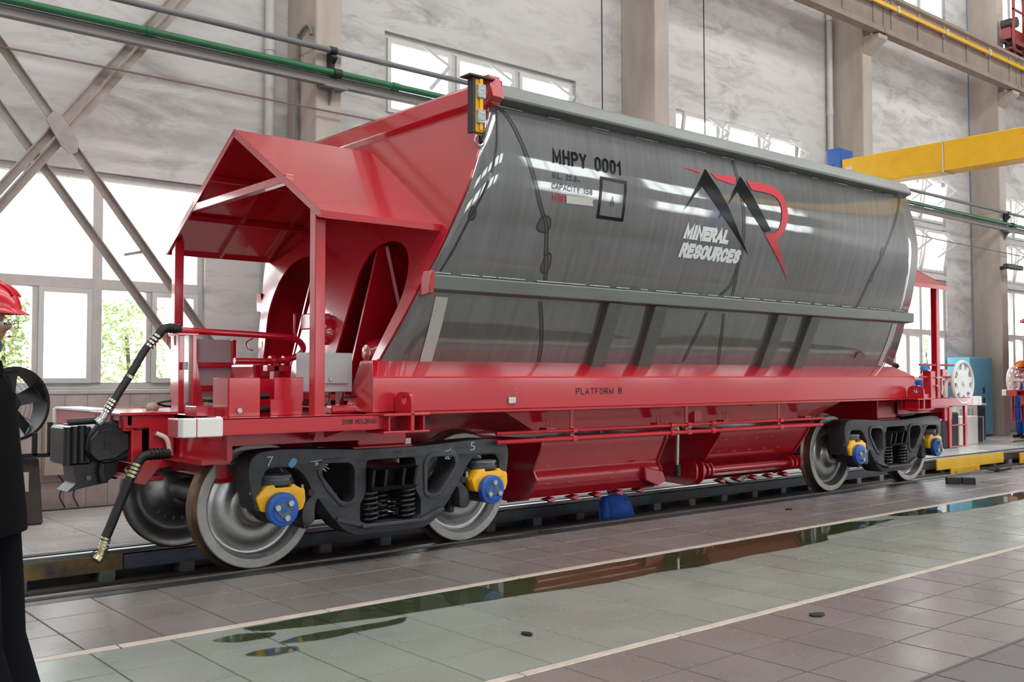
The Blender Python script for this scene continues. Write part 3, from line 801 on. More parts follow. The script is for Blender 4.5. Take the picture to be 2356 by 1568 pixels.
for sx in (0, 1):
    fx = (lambda x: x) if sx == 0 else (lambda x: 2 * XC - x)
    obj('end_rail', MB().prism([(fx(4.985), 3.62), (fx(4.93), 3.66), (fx(4.95), 3.80), (fx(5.0), 3.84), (fx(5.09), 3.82), (fx(5.06), 3.62)], 'y', 6.40 if sx else 6.10, 2 * YC - (6.40 if sx else 6.10)), RED, hop, smooth=20, bevel=0.006)
    for y0, s in ((6.045, 1), (2 * YC - 6.045, -1)) if sx == 0 else ():
        obj('rail_end_cap', MB().prism([(y0, 3.665), (y0 + s * .13, 3.60), (y0 + s * .2, 3.62), (y0 + s * .18, 3.86), (y0 + s * .06, 3.85)], 'x', fx(4.94), fx(5.06)), RED, hop, smooth=20, bevel=.005)
    for y0, s in ((6.31, 1), (2 * YC - 6.31, -1)) if sx == 0 else ():
        obj('belt_end_cap', MB().prism([(y0, 2.275), (y0 + s * .02, 2.10), (y0 + s * .17, 2.08), (y0 + s * .1, 2.28)], 'x', fx(4.53), fx(4.575)), RED, hop, smooth=20, bevel=.004)
    # end sheet with two arched openings
    out = []
    zz = [1.25, 1.50] + [1.57 + .08 * i for i in range(26)] + [3.66]
    for z in zz: out.append((prof(z) + (0.05 if z < 1.5 else 0.016), z))
    out = [(p[0], p[1]) for p in out] + [(2 * YC - p[0], p[1]) for p in reversed(out)]
    hole = [(7.455, 1.30), (7.455, 2.15), (7.44, 2.40), (7.30, 2.56), (7.10, 2.60), (6.86, 2.56), (6.70, 2.42), (6.645, 2.20), (6.67, 2.02), (6.77, 1.80), (6.87, 1.55), (6.90, 1.30)]
    hole = round_poly(hole, 0.12, 3)
    vv, ff = curve_plate([out, hole, [(2 * YC - p[0], p[1]) for p in hole]], 0.02)
    mb = MB().add([(fx(xe(p[1]) - 0.012 + p[2]), p[0], p[1]) for p in vv], ff)
    obj('end_sheet', mb, RED, hop, smooth=30)
    # sloping discharge sheet and stiffeners behind the openings
    sl = MB().hexa([(fx(4.72), 6.26, 2.72), (fx(6.3), 6.98, 1.15), (fx(6.3), 8.65, 1.15), (fx(4.72), 9.37, 2.72)],
                   [(fx(4.74), 6.26, 2.74), (fx(6.32), 6.98, 1.17), (fx(6.32), 8.65, 1.17), (fx(4.74), 9.37, 2.74)])
    obj('slope_sheet', sl, RED, hop, smooth=0)
    for s in (1, -1):
        qy = lambda y: YC + s * (y - YC)
        P0 = [(fx(xe(1.3) + .02), qy(6.93), 1.3), (fx(6.2), qy(6.93), 1.3), (fx(6.2), qy(6.95), 1.3), (fx(xe(1.3) + .02), qy(6.95), 1.3)]
        P1 = [(fx(xe(2.2) + .02), qy(6.47), 2.2), (fx(5.35), qy(6.47), 2.2), (fx(5.35), qy(6.49), 2.2), (fx(xe(2.2) + .02), qy(6.49), 2.2)]
        P2 = [(fx(xe(2.68) + .02), qy(6.26), 2.68), (fx(4.85), qy(6.26), 2.68), (fx(4.85), qy(6.28), 2.68), (fx(xe(2.68) + .02), qy(6.28), 2.68)]
        obj('inner_lining', MB().loft(P0, P1).loft(P1, P2), RED, hop, smooth=0)
    for yy in (7.28, 7.815, 8.35):
        obj('stiffener', MB().prism([(fx(4.34), 1.3), (fx(4.68), 2.62), (fx(5.1), 2.30), (fx(6.15), 1.28)], 'y', yy - .012, yy + .012), RED, hop, smooth=0)
    obj('stiffener_cap', MB().beam((fx(4.78), 7.28, 2.58), (fx(4.95), 7.05, 1.3), 0.12, 0.03), RED, hop, smooth=0)
# lower side stiffeners
for xa, xb in ((6.60, 6.66), (7.235, 7.31), (9.25, 9.31), (9.89, 9.95)):
    for near in (True, False):
        q = (lambda y: y) if near else (lambda y: 2 * YC - y)
        zt, zb = 2.125, 1.525; d = 0.075
        lo = [(xb, q(prof(zb) - d), zb), (xb + .185, q(prof(zb) - d), zb), (xb + .185, q(prof(zb) + .01), zb), (xb, q(prof(zb) + .01), zb)]
        hi = [(xa, q(prof(zt) - d), zt), (xa + .185, q(prof(zt) - d), zt), (xa + .185, q(prof(zt) + .01), zt), (xa, q(prof(zt) + .01), zt)]
        obj('side_stiffener', MB().hexa(lo, hi), M['steel_rim'], hop, smooth=0, bevel=.006)

# lettering on the side sheet
mp_ = lambda u, w: S(u, w, 0.005)
def bold_text(txt, u0, u1, w0, w1, mapf, k, n=3, shear=0.0, spacing=1.0):
    mb = MB()
    for i in range(n):
        d = (i - (n - 1) / 2) * 2 * k / max(n - 1, 1)
        q = fit_text(txt, u0 + k + d, u1 - k + d, w0, w1, mapf, 0.006, shear, spacing); mb.add(q.v, q.f)
    return mb
BL, LR, LW = M['black'], M['logored'], M['logowhite']
# condensed sans letters drawn with strokes of even weight
def arc(cx, cy, rx, ry, a0, a1, n=10):
    return [(cx + rx * math.cos(math.radians(a0 + (a1 - a0) * i / n)), cy + ry * math.sin(math.radians(a0 + (a1 - a0) * i / n))) for i in range(n + 1)]
GL = {
 'M': (1.3, [[(0, 0), (0, 1), (.5, .12), (1, 1), (1, 0)]]), 'H': (1, [[(0, 0), (0, 1)], [(1, 0), (1, 1)], [(0, .52), (1, .52)]]),
 'P': (1, [[(0, 0), (0, 1), (.6, 1)] + arc(.6, .74, .4, .26, 90, -90, 8) + [(0, .48)]]), 'Y': (1, [[(0, 1), (.5, .45), (1, 1)], [(.5, .45), (.5, 0)]]),
 '0': (.9, [arc(.5, .7, .5, .3, 0, 180, 10) + arc(.5, .3, .5, .3, 180, 360, 10) + [(1, .7)]]), 'O': (1, [arc(.5, .66, .5, .34, 0, 180, 10) + arc(.5, .34, .5, .34, 180, 360, 10) + [(1, .66)]]),
 '1': (.55, [[(0, .74), (.75, 1), (.75, 0)]]), 'U': (1, [[(0, 1)] + arc(.5, .32, .5, .32, 180, 360, 10) + [(1, 1)]]), 'L': (.9, [[(0, 1), (0, 0), (1, 0)]]),
 '.': (.25, [[(.5, 0), (.5, .10)]]), '2': (.9, [[(0, .72)] + arc(.5, .7, .5, .3, 175, -25, 9) + [(0, 0), (1, 0)]]),
 '3': (.9, [arc(.5, .75, .48, .25, 165, -70, 9) + [(.4, .53)], [(.4, .53)] + arc(.5, .27, .5, .27, 75, -165, 10)]),
 'C': (1, [arc(.5, .66, .5, .34, 15, 180, 9) + arc(.5, .34, .5, .34, 180, 345, 9)]), 'A': (1.05, [[(0, 0), (.5, 1), (1, 0)], [(.2, .34), (.8, .34)]]),
 'I': (.18, [[(.5, 0), (.5, 1)]]), 'T': (1, [[(0, 1), (1, 1)], [(.5, 1), (.5, 0)]]), '5': (.9, [[(.95, 1), (.12, 1), (.05, .52)] + arc(.5, .32, .5, .32, 130, -160, 11)]),
 '8': (.9, [arc(.5, .76, .42, .24, 0, 360, 14), arc(.5, .27, .5, .27, 0, 360, 14)]), 'R': (1, [[(0, 0), (0, 1), (.6, 1)] + arc(.6, .75, .4, .25, 90, -90, 8) + [(0, .5)], [(.55, .5), (1, 0)]]),
 'E': (.9, [[(1, 1), (0, 1), (0, 0), (1, 0)], [(0, .52), (.85, .52)]]), 'N': (1.05, [[(0, 0), (0, 1), (1, 0), (1, 1)]]),
 'S': (1, [arc(.5, .74, .48, .26, 20, 250, 10) + arc(.5, .27, .5, .27, 75, -160, 10)]), 'F': (.9, [[(1, 1), (0, 1), (0, 0)], [(0, .52), (.8, .52)]]),
 'B': (1, [[(0, 0), (0, 1), (.6, 1)] + arc(.6, .76, .36, .24, 90, -90, 8) + [(0, .52)], [(.5, .52)] + arc(.6, .26, .4, .26, 90, -90, 8) + [(0, 0)]]),
 'D': (1, [[(0, 0), (0, 1), (.45, 1)] + arc(.45, .5, .55, .5, 90, -90, 10) + [(0, 0)]]), 'm': (.9, [[(0, 0), (0, .7)], [(0, .6), (.3, .7), (.5, .55), (.5, 0)], [(.5, .55), (.8, .7), (1, .55), (1, 0)]]), ' ': (.75, [])}
def stroke_text(txt, u0, u1, w0, w1, mapf, th, gap=.32, shear=0.0, m=None, parent=None):
    tot = sum(GL[c][0] for c in txt) + gap * (len(txt) - 1)
    k = (u1 - u0 - th - shear * (w1 - w0)) / tot; h = w1 - w0 - th
    x = u0 + th / 2
    for c in txt:
        mb = MB(); gw = GL[c][0] * k
        for pl in GL[c][1]:
            q = [Vector((x + p[0] * gw, w0 + th / 2 + p[1] * h)) for p in pl]
            L, Rr = [], []
            for i, p in enumerate(q):
                d0 = (p - q[i - 1]).normalized() if i > 0 else (q[1] - p).normalized()
                d1 = (q[i + 1] - p).normalized() if i < len(q) - 1 else d0
                if i in (0, len(q) - 1): p = p + (d0 * (-th / 2) if i == 0 else d0 * th / 2)
                nb = Vector((-d0.y - d1.y, d0.x + d1.x))
                if nb.length < 1e-4: nb = Vector((-d0.y, d0.x))
                nb.normalize(); cs_ = max(nb.dot(Vector((-d0.y, d0.x))), .5)
                L.append(p + nb * th / 2 / cs_); Rr.append(p - nb * th / 2 / cs_)
            n = len(q)
            sh = lambda p: mapf(p.x + shear * (p.y - w0), p.y)
            mb.add([sh(p) for p in L] + [sh(p) for p in Rr], [(i, i + 1, n + i + 1, n + i) for i in range(n - 1)])
        if mb.v: decal('letter', mb, m, parent)
        x += gw + gap * k
stroke_text('MHPY 0001', 5.64, 6.478, 3.24, 3.368, mp_, .022, .66, m=BL, parent=hop)
stroke_text('U.L. 22.3', 5.64, 5.916, 3.113, 3.160, mp_, .006, .6, m=BL, parent=hop)
stroke_text('m', 5.926, 5.960, 3.113, 3.138, mp_, .0035, m=BL, parent=hop)
stroke_text('CAPACITY 158', 5.64, 6.117, 3.022, 3.072, mp_, .006, .6, m=BL, parent=hop)
stroke_text('TARE', 5.65, 5.806, 2.930, 2.984, mp_, .008, .5, m=LR, parent=hop)
stroke_text('A', 6.350, 6.399, 2.962, 3.041, mp_, .007, m=BL, parent=hop)
stroke_text('MINERAL', 7.398, 8.10, 2.769, 2.906, mp_, .040, .62, .15, m=LW, parent=hop)
stroke_text('RESOURCES', 7.395, 8.345, 2.595, 2.733, mp_, .040, .62, .15, m=LW, parent=hop)
bx = MB()
for r in ([(6.207, 2.837), (6.545, 2.837), (6.545, 2.866), (6.207, 2.866)], [(6.207, 2.866), (6.234, 2.866), (6.234, 3.172), (6.207, 3.172)],
          [(6.518, 2.866), (6.545, 2.866), (6.545, 3.172), (6.518, 3.172)], [(6.207, 3.172), (6.545, 3.172), (6.545, 3.2), (6.207, 3.2)]):
    q = drape(r, 0.005); bx.add(q.v, q.f)
decal('lettering_box', bx, BL, hop)
m1 = [(7.33, 3.012), (7.488, 3.223), (7.675, 3.470), (7.771, 3.373), (7.865, 3.285), (8.002, 3.142), (8.209, 2.911), (8.462, 2.688), (8.266, 2.812), (8.065, 2.946), (7.828, 3.117), (7.609, 3.287), (7.489, 3.181)]
decal('emblem_peak', drape(m1, .005), BL, hop)
decal('emblem_peak', drape([(8.002, 3.147), (8.095, 3.297), (8.231, 3.468), (8.356, 3.352), (8.531, 3.166), (8.752, 2.961), (8.639, 2.937), (8.439, 3.077), (8.289, 3.202), (8.159, 3.305), (8.071, 3.216)], .005), BL, hop)
decal('emblem_peak', drape([(7.874, 2.998), (7.900, 3.066), (7.930, 3.044)], .005), BL, hop)
decal('emblem_bar', drape([(7.32, 3.438), (7.604, 3.437), (7.589, 3.415)], .005), LR, hop)
decal('emblem_bar', drape([(7.757, 3.438), (8.166, 3.444), (8.111, 3.363), (7.841, 3.388)], .005), LR, hop)
decal('emblem_bow', drape([(8.319, 3.437), (8.687, 3.437), (8.76, 3.432), (8.821, 3.418), (8.88, 3.393), (8.932, 3.355), (8.97, 3.31), (9.0, 3.262), (9.018, 3.21), (9.025, 3.161), (9.022, 3.11), (9.011, 3.062), (8.996, 3.016), (8.972, 2.972),
                          (8.919, 2.918), (8.864, 2.882), (9.053, 2.689), (9.293, 2.448), (9.124, 2.591), (8.822, 2.797), (8.655, 2.916), (8.775, 2.938), (8.825, 2.95), (8.863, 2.975), (8.89, 3.01), (8.901, 3.043), (8.914, 3.09),
                          (8.919, 3.138), (8.912, 3.195), (8.898, 3.241), (8.88, 3.272), (8.855, 3.297), (8.82, 3.318), (8.771, 3.335), (8.676, 3.346), (8.402, 3.348)], .0065), LR, hop)
o = decal('tape_strip', drape([(5.81, 2.989), (5.822, 2.922), (6.145, 2.932), (6.128, 2.962), (6.136, 2.992)], .007), M['masking'], hop); o['label'] = 'torn pale masking tape'
o = decal('tape_strip', drape([(4.692, 2.09), (4.818, 2.085), (4.852, 1.548), (4.80, 1.56), (4.728, 1.552)], .006), M['masking'], hop); o['label'] = 'pale tape strip at the left lower corner'
o = decal('tape_strip', drape([(11.783, 2.11), (11.90, 2.111), (11.98, 1.58), (11.88, 1.59)], .006), M['masking'], hop); o['label'] = 'pale tape strip at the right lower corner'
decal('maker_plate', drape(round_poly([(11.26, 1.666), (11.385, 1.666), (11.385, 1.737), (11.26, 1.737)], .02, 3), .012), M['steel_rim'], hop)

# yellow gauge hanging at the upper corner
gz = empty('warning_bar', (4.86, 6.13, 3.34), 'yellow bar wrapped in silver tape hanging at the upper corner of the hopper', 'marker bar')
obj('back_strip', B(4.775, 4.80, 6.09, 6.16, 3.36, 3.79), M['darkgrey'], gz, smooth=0)
obj('bar', B(4.80, 4.875, 6.085, 6.15, 3.365, 3.785), M['craneyellow'], gz, smooth=0, bevel=.006)
obj('bar_rib', B(4.83, 4.86, 6.07, 6.085, 3.38, 3.785), M['craneyellow'], gz, smooth=0)
for z0 in (3.63, 3.43): obj('tape_band', B(4.806, 4.888, 6.062, 6.155, z0, z0 + .115), M['tape'], gz, smooth=0, bevel=.008)
obj('top_plate', B(4.73, 4.98, 6.07, 6.2, 3.80, 3.815), M['darkgrey'], gz, smooth=0)
obj('shackle', MB().tube([(4.85 + .045 * math.cos(q), 6.11, 3.31 + .045 * math.sin(q)) for q in [i * PI / 8 for i in range(16)]], .008, 6, True), M['bolt'], gz)
obj('strap_knot', MB().cyl((4.88, 6.12, 3.30), (4.885, 6.12, 3.38), .022, 8), M['rubber'], gz)

# ---------------------------------------------------------------- underframe
sill = {}
for near in (True, False):
    q = (lambda y: y) if near else (lambda y: 2 * YC - y)
    A = [(4.145, q(6.53), 1.168), (4.145, q(6.53), 1.445), (4.29, q(6.745), 1.578), (4.29, q(6.95), 1.578), (4.145, q(6.95), 1.168)]
    s_ = obj('side_sill', MB().loft(A, [(2 * XC - p[0], p[1], p[2]) for p in A]), RED, wagon, smooth=0, bevel=.010, seg=2)
    obj('bottom_flange', B(4.2, 12.42, min(q(6.50), q(6.62)), max(q(6.50), q(6.62)), 1.150, 1.168), RED, s_, smooth=0)
    sill[near] = s_
    if near:
        pl = lambda u, w: (u, 6.527, w)
        stroke_text('PLATFORM B', 6.31, 6.915, 1.283, 1.342, pl, .0085, .62, m=BL, parent=s_)
        tg = obj('card_clip', MB().box(5.50, 5.585, 6.516, 6.53, 1.215, 1.275), M['chrome'], s_, smooth=0, bevel=.004)
        obj('clip_wire', MB().tube(smooth_path([(5.505, 6.515, 1.27), (5.515, 6.505, 1.32), (5.56, 6.50, 1.345), (5.585, 6.503, 1.33), (5.575, 6.51, 1.27)]), .003, 5), M['chrome'], s_)
        x = 4.32
        while x < 12.2:
            L = random.uniform(.1, .3); obj('weld_bead', MB().tube([(x, 6.742, 1.583), (x + L, 6.742, 1.583)], .005, 5), RED, s_); x += L + .25
cs = obj('centre_sill', B(2.85, 13.77, 7.56, 8.07, 0.72, 1.12), RED, wagon, smooth=0, bevel=.01)
fn = MB().hexa([(6.15, 6.86, .92), (10.47, 6.86, .92), (10.47, 8.77, .92), (6.15, 8.77, .92)], [(5.55, 6.70, 1.168), (11.07, 6.70, 1.168), (11.07, 8.93, 1.168), (5.55, 8.93, 1.168)])
obj('discharge_chute', fn, RED, wagon, smooth=0)
obj('chute_rib', MB().beam((7.0, 6.80, 1.16), (6.72, 6.86, .93), .03, .03), RED, wagon, smooth=0)
for k, xx in enumerate((8.31,)): obj('chute_rib', MB().box(xx - .06, xx + .06, 6.75, 6.84, .93, 1.165), RED, wagon, smooth=0)

def door(x0, x1, pr, tube):
    full = pr + [(2 * YC - p[0], p[1]) for p in reversed(pr)]
    d = obj('discharge_door', MB().prism(full, 'x', x0, x1), RED, wagon, smooth=0, bevel=.008)
    for xx in (x0, x1):
        edge = [Vector((xx, p[0] - .012, p[1])) for p in pr]
        obj('door_flange', MB().tube(edge, .014, 6), RED, d, smooth=0)
    for k in range(5):
        xx = x0 + .25 + k * (x1 - x0 - .5) / 4
        obj('latch_tooth', MB().prism([(xx - .05, .27), (xx + .05, .29), (xx + .05, .235)], 'y', pr[-1][0] - .36, pr[-1][0] - .26), RED, d, smooth=0)
    for zz in (.74, .60, .43):
        n = 6
        for k in range(n):
            yy = None
            for a, b_ in zip(pr, pr[1:]):
                if b_[1] <= zz <= a[1]: yy = a[0] + (b_[0] - a[0]) * (a[1] - zz) / (a[1] - b_[1])
            xx = x0 + .15 + k * (x1 - x0 - .3) / (n - 1)
            obj('weld_spot', MB().box(xx, xx + .06, yy - .004, yy + .004, zz - .003, zz + .003), RED, d, smooth=0)
    obj('top_ledge', B(x0 - .02, x1 + .03, pr[0][0] - .05, pr[0][0] + .05, .855, .885), RED, d, smooth=0)
    return d
d1 = door(6.24, 8.0, [(6.92, .865), (6.93, .80), (7.05, .56), (7.0, .475), (7.05, .375), (7.12, .295), (7.42, .245)], False)
obj('hinge_lug', MB().prism([(7.40, .44), (7.45, .52), (7.62, .52), (7.66, .40), (7.60, .32), (7.46, .34)], 'x', 6.02, 6.24), RED, d1, smooth=0, bevel=.01)
obj('gusset', MB().prism([(7.7, .52), (7.98, .46), (8.03, .36), (7.9, .31), (7.72, .38)], 'y', 6.95, 7.2), RED, d1, smooth=0, bevel=.01)
d2 = door(8.9, 10.62, [(6.92, .87), (6.94, .80), (7.14, .53), (7.27, .41), (7.27, .30), (7.45, .245)], True)
obj('hinge_shaft', MB().cyl((8.72, 7.12, .40), (10.62, 7.12, .40), .042, 14), RED, d2)
for xx in (8.78, 8.86, 8.93, 10.45, 10.54, 10.63):
    obj('hinge_collar', MB().cyl((xx - .018, 7.12, .40), (xx + .018, 7.12, .40), .088, 16), RED, d2)
for xx in (8.60, 8.72): obj('hinge_plate', MB().prism(round_poly([(7.0, .50), (7.18, .56), (7.5, .48), (7.5, .27), (7.1, .25), (7.0, .33)], .06), 'x', xx - .014, xx + .014), RED, d2, smooth=0)
obj('actuator_rod', MB().cyl((8.32, 7.05, .50), (8.30, 7.02, .93), .020, 12), M['chrome'], wagon)
obj('actuator_body', MB().cyl((8.325, 7.05, .38), (8.32, 7.05, .50), .034, 12), M['rubber'], wagon)
obj('actuator_clamp', MB().box(8.12, 8.24, 6.95, 7.0, .885, .93).box(8.34, 8.46, 6.95, 7.0, .885, .93), M['chrome'], wagon, smooth=0, bevel=.006)
for (z, r, x0, x1) in ((.957, .017, 5.45, 10.45), (.882, .021, 5.45, 10.40)):
    obj('air_pipe', MB().tube([(x0, 6.62, z), (6.3, 6.60, z), (x1, 6.60, z)], r, 10), RED, wagon)
    for xx in (7.72, 8.36): obj('pipe_union', MB().cyl((xx - .035, 6.6, z), (xx + .035, 6.6, z), r + .012, 10), RED, wagon)
for xx in (6.35, 7.97, 9.57):
    hg = obj('pipe_hanger', B(xx - .022, xx + .022, 6.622, 6.632, .86, 1.168), RED, wagon, smooth=0)
    obj('pipe_clamp', MB().box(xx - .03, xx + .03, 6.572, 6.63, .935, .98).box(xx - .03, xx + .03, 6.572, 6.63, .857, .908), RED, hg, smooth=0, bevel=.006)
for xx in (6.13, 7.63, 8.69, 10.21):
    u = MB()
    for s in (-.026, .026): u.cyl((xx + s, 6.70, .985), (xx + s, 6.70, 1.065), .006, 6)
    ub = obj('u_bolt', u, RED, wagon); obj('foot_plate', B(xx - .06, xx + .06, 6.66, 6.76, .962, .985), RED, ub, smooth=0)

# jacking brackets with lifting lugs
for sx in (0, 1):
    fx = (lambda x: x) if sx == 0 else (lambda x: 2 * XC - x)
    for near in (True, False):
        q = (lambda y: y) if near else (lambda y: 2 * YC - y)
        jb = MB()
        def bx_(mb, a, b_, c, d, e, f_): mb.box(min(fx(a), fx(b_)), max(fx(a), fx(b_)), min(q(c), q(d)), max(q(c), q(d)), e, f_)
        bx_(jb, 4.10, 4.52, 6.30, 6.56, 1.150, 1.168); bx_(jb, 4.10, 4.52, 6.30, 6.56, 1.020, 1.036)
        bx_(jb, 4.15, 4.165, 6.31, 6.56, 1.036, 1.15); bx_(jb, 4.465, 4.48, 6.31, 6.56, 1.036, 1.15); bx_(jb, 4.15, 4.48, 6.50, 6.52, 1.036, 1.15)
        j = obj('jacking_bracket', jb, RED, wagon, smooth=0, bevel=.003)
        pl_ = round_poly([(6.30, 1.03), (6.52, 1.03), (6.52, 1.33), (6.30, 1.33)], [0, 0, .09, .09], 5)
        ho = [(6.40 + .032 * math.cos(t * PI / 6), 1.265 + .032 * math.sin(t * PI / 6)) for t in range(12)]
        v, f = curve_plate([pl_, ho], .03)
        obj('lifting_lug', MB().add([(fx(4.36 + p[2]), q(p[0]), p[1]) for p in v], f), RED, j, smooth=0)

# ---------------------------------------------------------------- wheels, axles, bogies
RW = 0.477; ZA = 0.478
prof_plate = [(-.04, .06), (-.04, .11), (-.033, .13), (.0, .146), (.030, .158), (.045, .175), (.050, .20), (.049, .23), (.053, .26), (.064, .288), (.080, .313), (.096, .34), (.098, .36), (.085, .382), (.055, .394), (.012, .400)]
prof_rim = [(.012, .400), (.0, .402), (.0, .462), (.006, .470)]
prof_tread = [(.006, .470), (.09, .476), (.100, .482), (.112, .500), (.122, .506), (.132, .503), (.137, .492)]
prof_back = [(.137, .492), (.137, .402), (.118, .385), (.112, .33), (.125, .25), (.150, .18), (.172, .135), (.172, .09)]
def wheel(xa, yo, s):
    o_ = (xa, yo, ZA); d = (0, s, 0)
    w = obj('wheel', MB().lathe(prof_plate, o_, d, 48, False), M['wheel'], wagon, smooth=60, recalc=False)
    obj('wheel_back', MB().lathe(prof_back, o_, d, 48, False), M['wheel'], w, smooth=50, recalc=False)
    obj('wheel_rim', MB().lathe(prof_rim, o_, d, 64, False), M['rimface'], w, smooth=30, recalc=False)
    obj('wheel_tread', MB().lathe(prof_tread, o_, d, 64, False), M['tread'], w, smooth=40, recalc=False)
    return w
AX = [3.43, 5.385, 2 * XC - 5.385, 2 * XC - 3.43]
wheels = []
for xa in AX:
    wn = wheel(xa, 7.0, 1); wf = wheel(xa, 2 * YC - 7.0, -1); wheels.append((wn, wf))
    obj('axle', MB().lathe([(0, .085), (.12, .10), (.16, .105), (.24, .085), (.7, .078), (1.16, .085), (1.24, .105), (1.28, .10), (1.40, .085)], (xa, YC - .70, ZA), (0, 1, 0), 24), M['wheel'], wagon)
# stamped characters on the inner face of the far leading wheel
for k, ch in enumerate(['G', '0', '3', '0', '1', '8', '4']):
    an = PI * (1.12 - .18 * k) + PI * .0
    an = math.radians(175 + k * 17)
    v, f = text_mesh(ch, .01)
    cx, cz = AX[0] + .255 * math.cos(an), ZA + .255 * math.sin(an)
    cc = math.cos(an + PI / 2); ss = math.sin(an + PI / 2)
    mb = MB().add([(cx + (p[0] - .3) * .05 * cc - (p[1] - .35) * .05 * ss, 2 * YC - 7.0 - .128, cz + (p[0] - .3) * .05 * ss + (p[1] - .35) * .05 * cc) for p in v], f)
    o = obj('stamped_mark', mb, M['rimface'], wheels[0][1], smooth=0)
SFO = [(-1.18, .47), (-1.215, .62), (-1.235, .74), (-1.225, .83), (-1.16, .882), (-1.0, .895), (-.8, .89), (-.3, .862), (.3, .862), (.8, .89), (1.0, .895), (1.16, .882), (1.225, .83), (1.235, .74), (1.215, .62), (1.18, .46),
       (1.125, .46), (1.145, .58), (1.145, .70), (1.10, .775), (.86, .775), (.775, .70), (.725, .61), (.70, .55), (.795, .45), (.795, .33), (.70, .33), (.705, .46), (.672, .535), (.57, .40), (.44, .26), (.33, .205),
       (-.33, .205), (-.44, .26), (-.57, .40), (-.672, .535), (-.705, .46), (-.70, .33), (-.795, .33), (-.795, .45), (-.70, .55), (-.725, .61), (-.775, .70), (-.86, .775), (-1.10, .775), (-1.145, .70), (-1.145, .58), (-1.125, .46)]
SFH1 = [(-.655, .70), (-.625, .785), (-.395, .780), (-.345, .73), (-.345, .49), (-.40, .455), (-.47, .47), (-.595, .62)]
SFH2 = [(-.245, .77), (-.215, .79), (.215, .79), (.245, .77), (.245, .52), (.30, .44), (.30, .30), (.24, .272), (-.24, .272), (-.30, .30), (-.30, .44), (-.245, .52)]
mirror = lambda h: [(-p[0], p[1]) for p in reversed(h)]
sf_polys = [round_poly(SFO, .05, 3), round_poly(SFH1, .06, 4), round_poly(mirror(SFH1), .06, 4), round_poly(SFH2, .025, 3)]
sfv, sff = curve_plate(sf_polys, .24, .009)
def inset_ring(h, k=.028):
    c = Vector((sum(p[0] for p in h) / len(h), sum(p[1] for p in h) / len(h)))
    outp = []
    for p in h:
        d = Vector(p) - c; outp.append(tuple(Vector(p) + d.normalized() * k))
    return outp
rings = []
for h in (sf_polys[1], sf_polys[2]): rings.append(curve_plate([inset_ring(h, .030), inset_ring(h, -.002)], .02, .004))
ADP = [(-.20, .585), (-.125, .665), (-.055, .675), (-.05, .648), (.10, .648), (.11, .675), (.17, .64), (.215, .63), (.222, .545), (.20, .48), (.155, .47), (.085, .575), (-.04, .585), (-.09, .55), (-.125, .48), (-.165, .49)]
ADP = [(p[0] * .90, .49 + (p[1] - .49) * .94) for p in ADP]
adv, adf = curve_plate([round_poly(ADP, .012, 2)], .12, .006)
tri = round_poly([(-.085, .045), (.085, .045), (0, -.10)], .04, 4)
def coil(x, y, z0, z1, r, wire, turns):
    n = int(turns * 10); return MB().tube([(x + r * math.cos(2 * PI * turns * k / n), y + r * math.sin(2 * PI * turns * k / n), z0 + (z1 - z0) * k / n) for k in range(n + 1)], wire, 6)
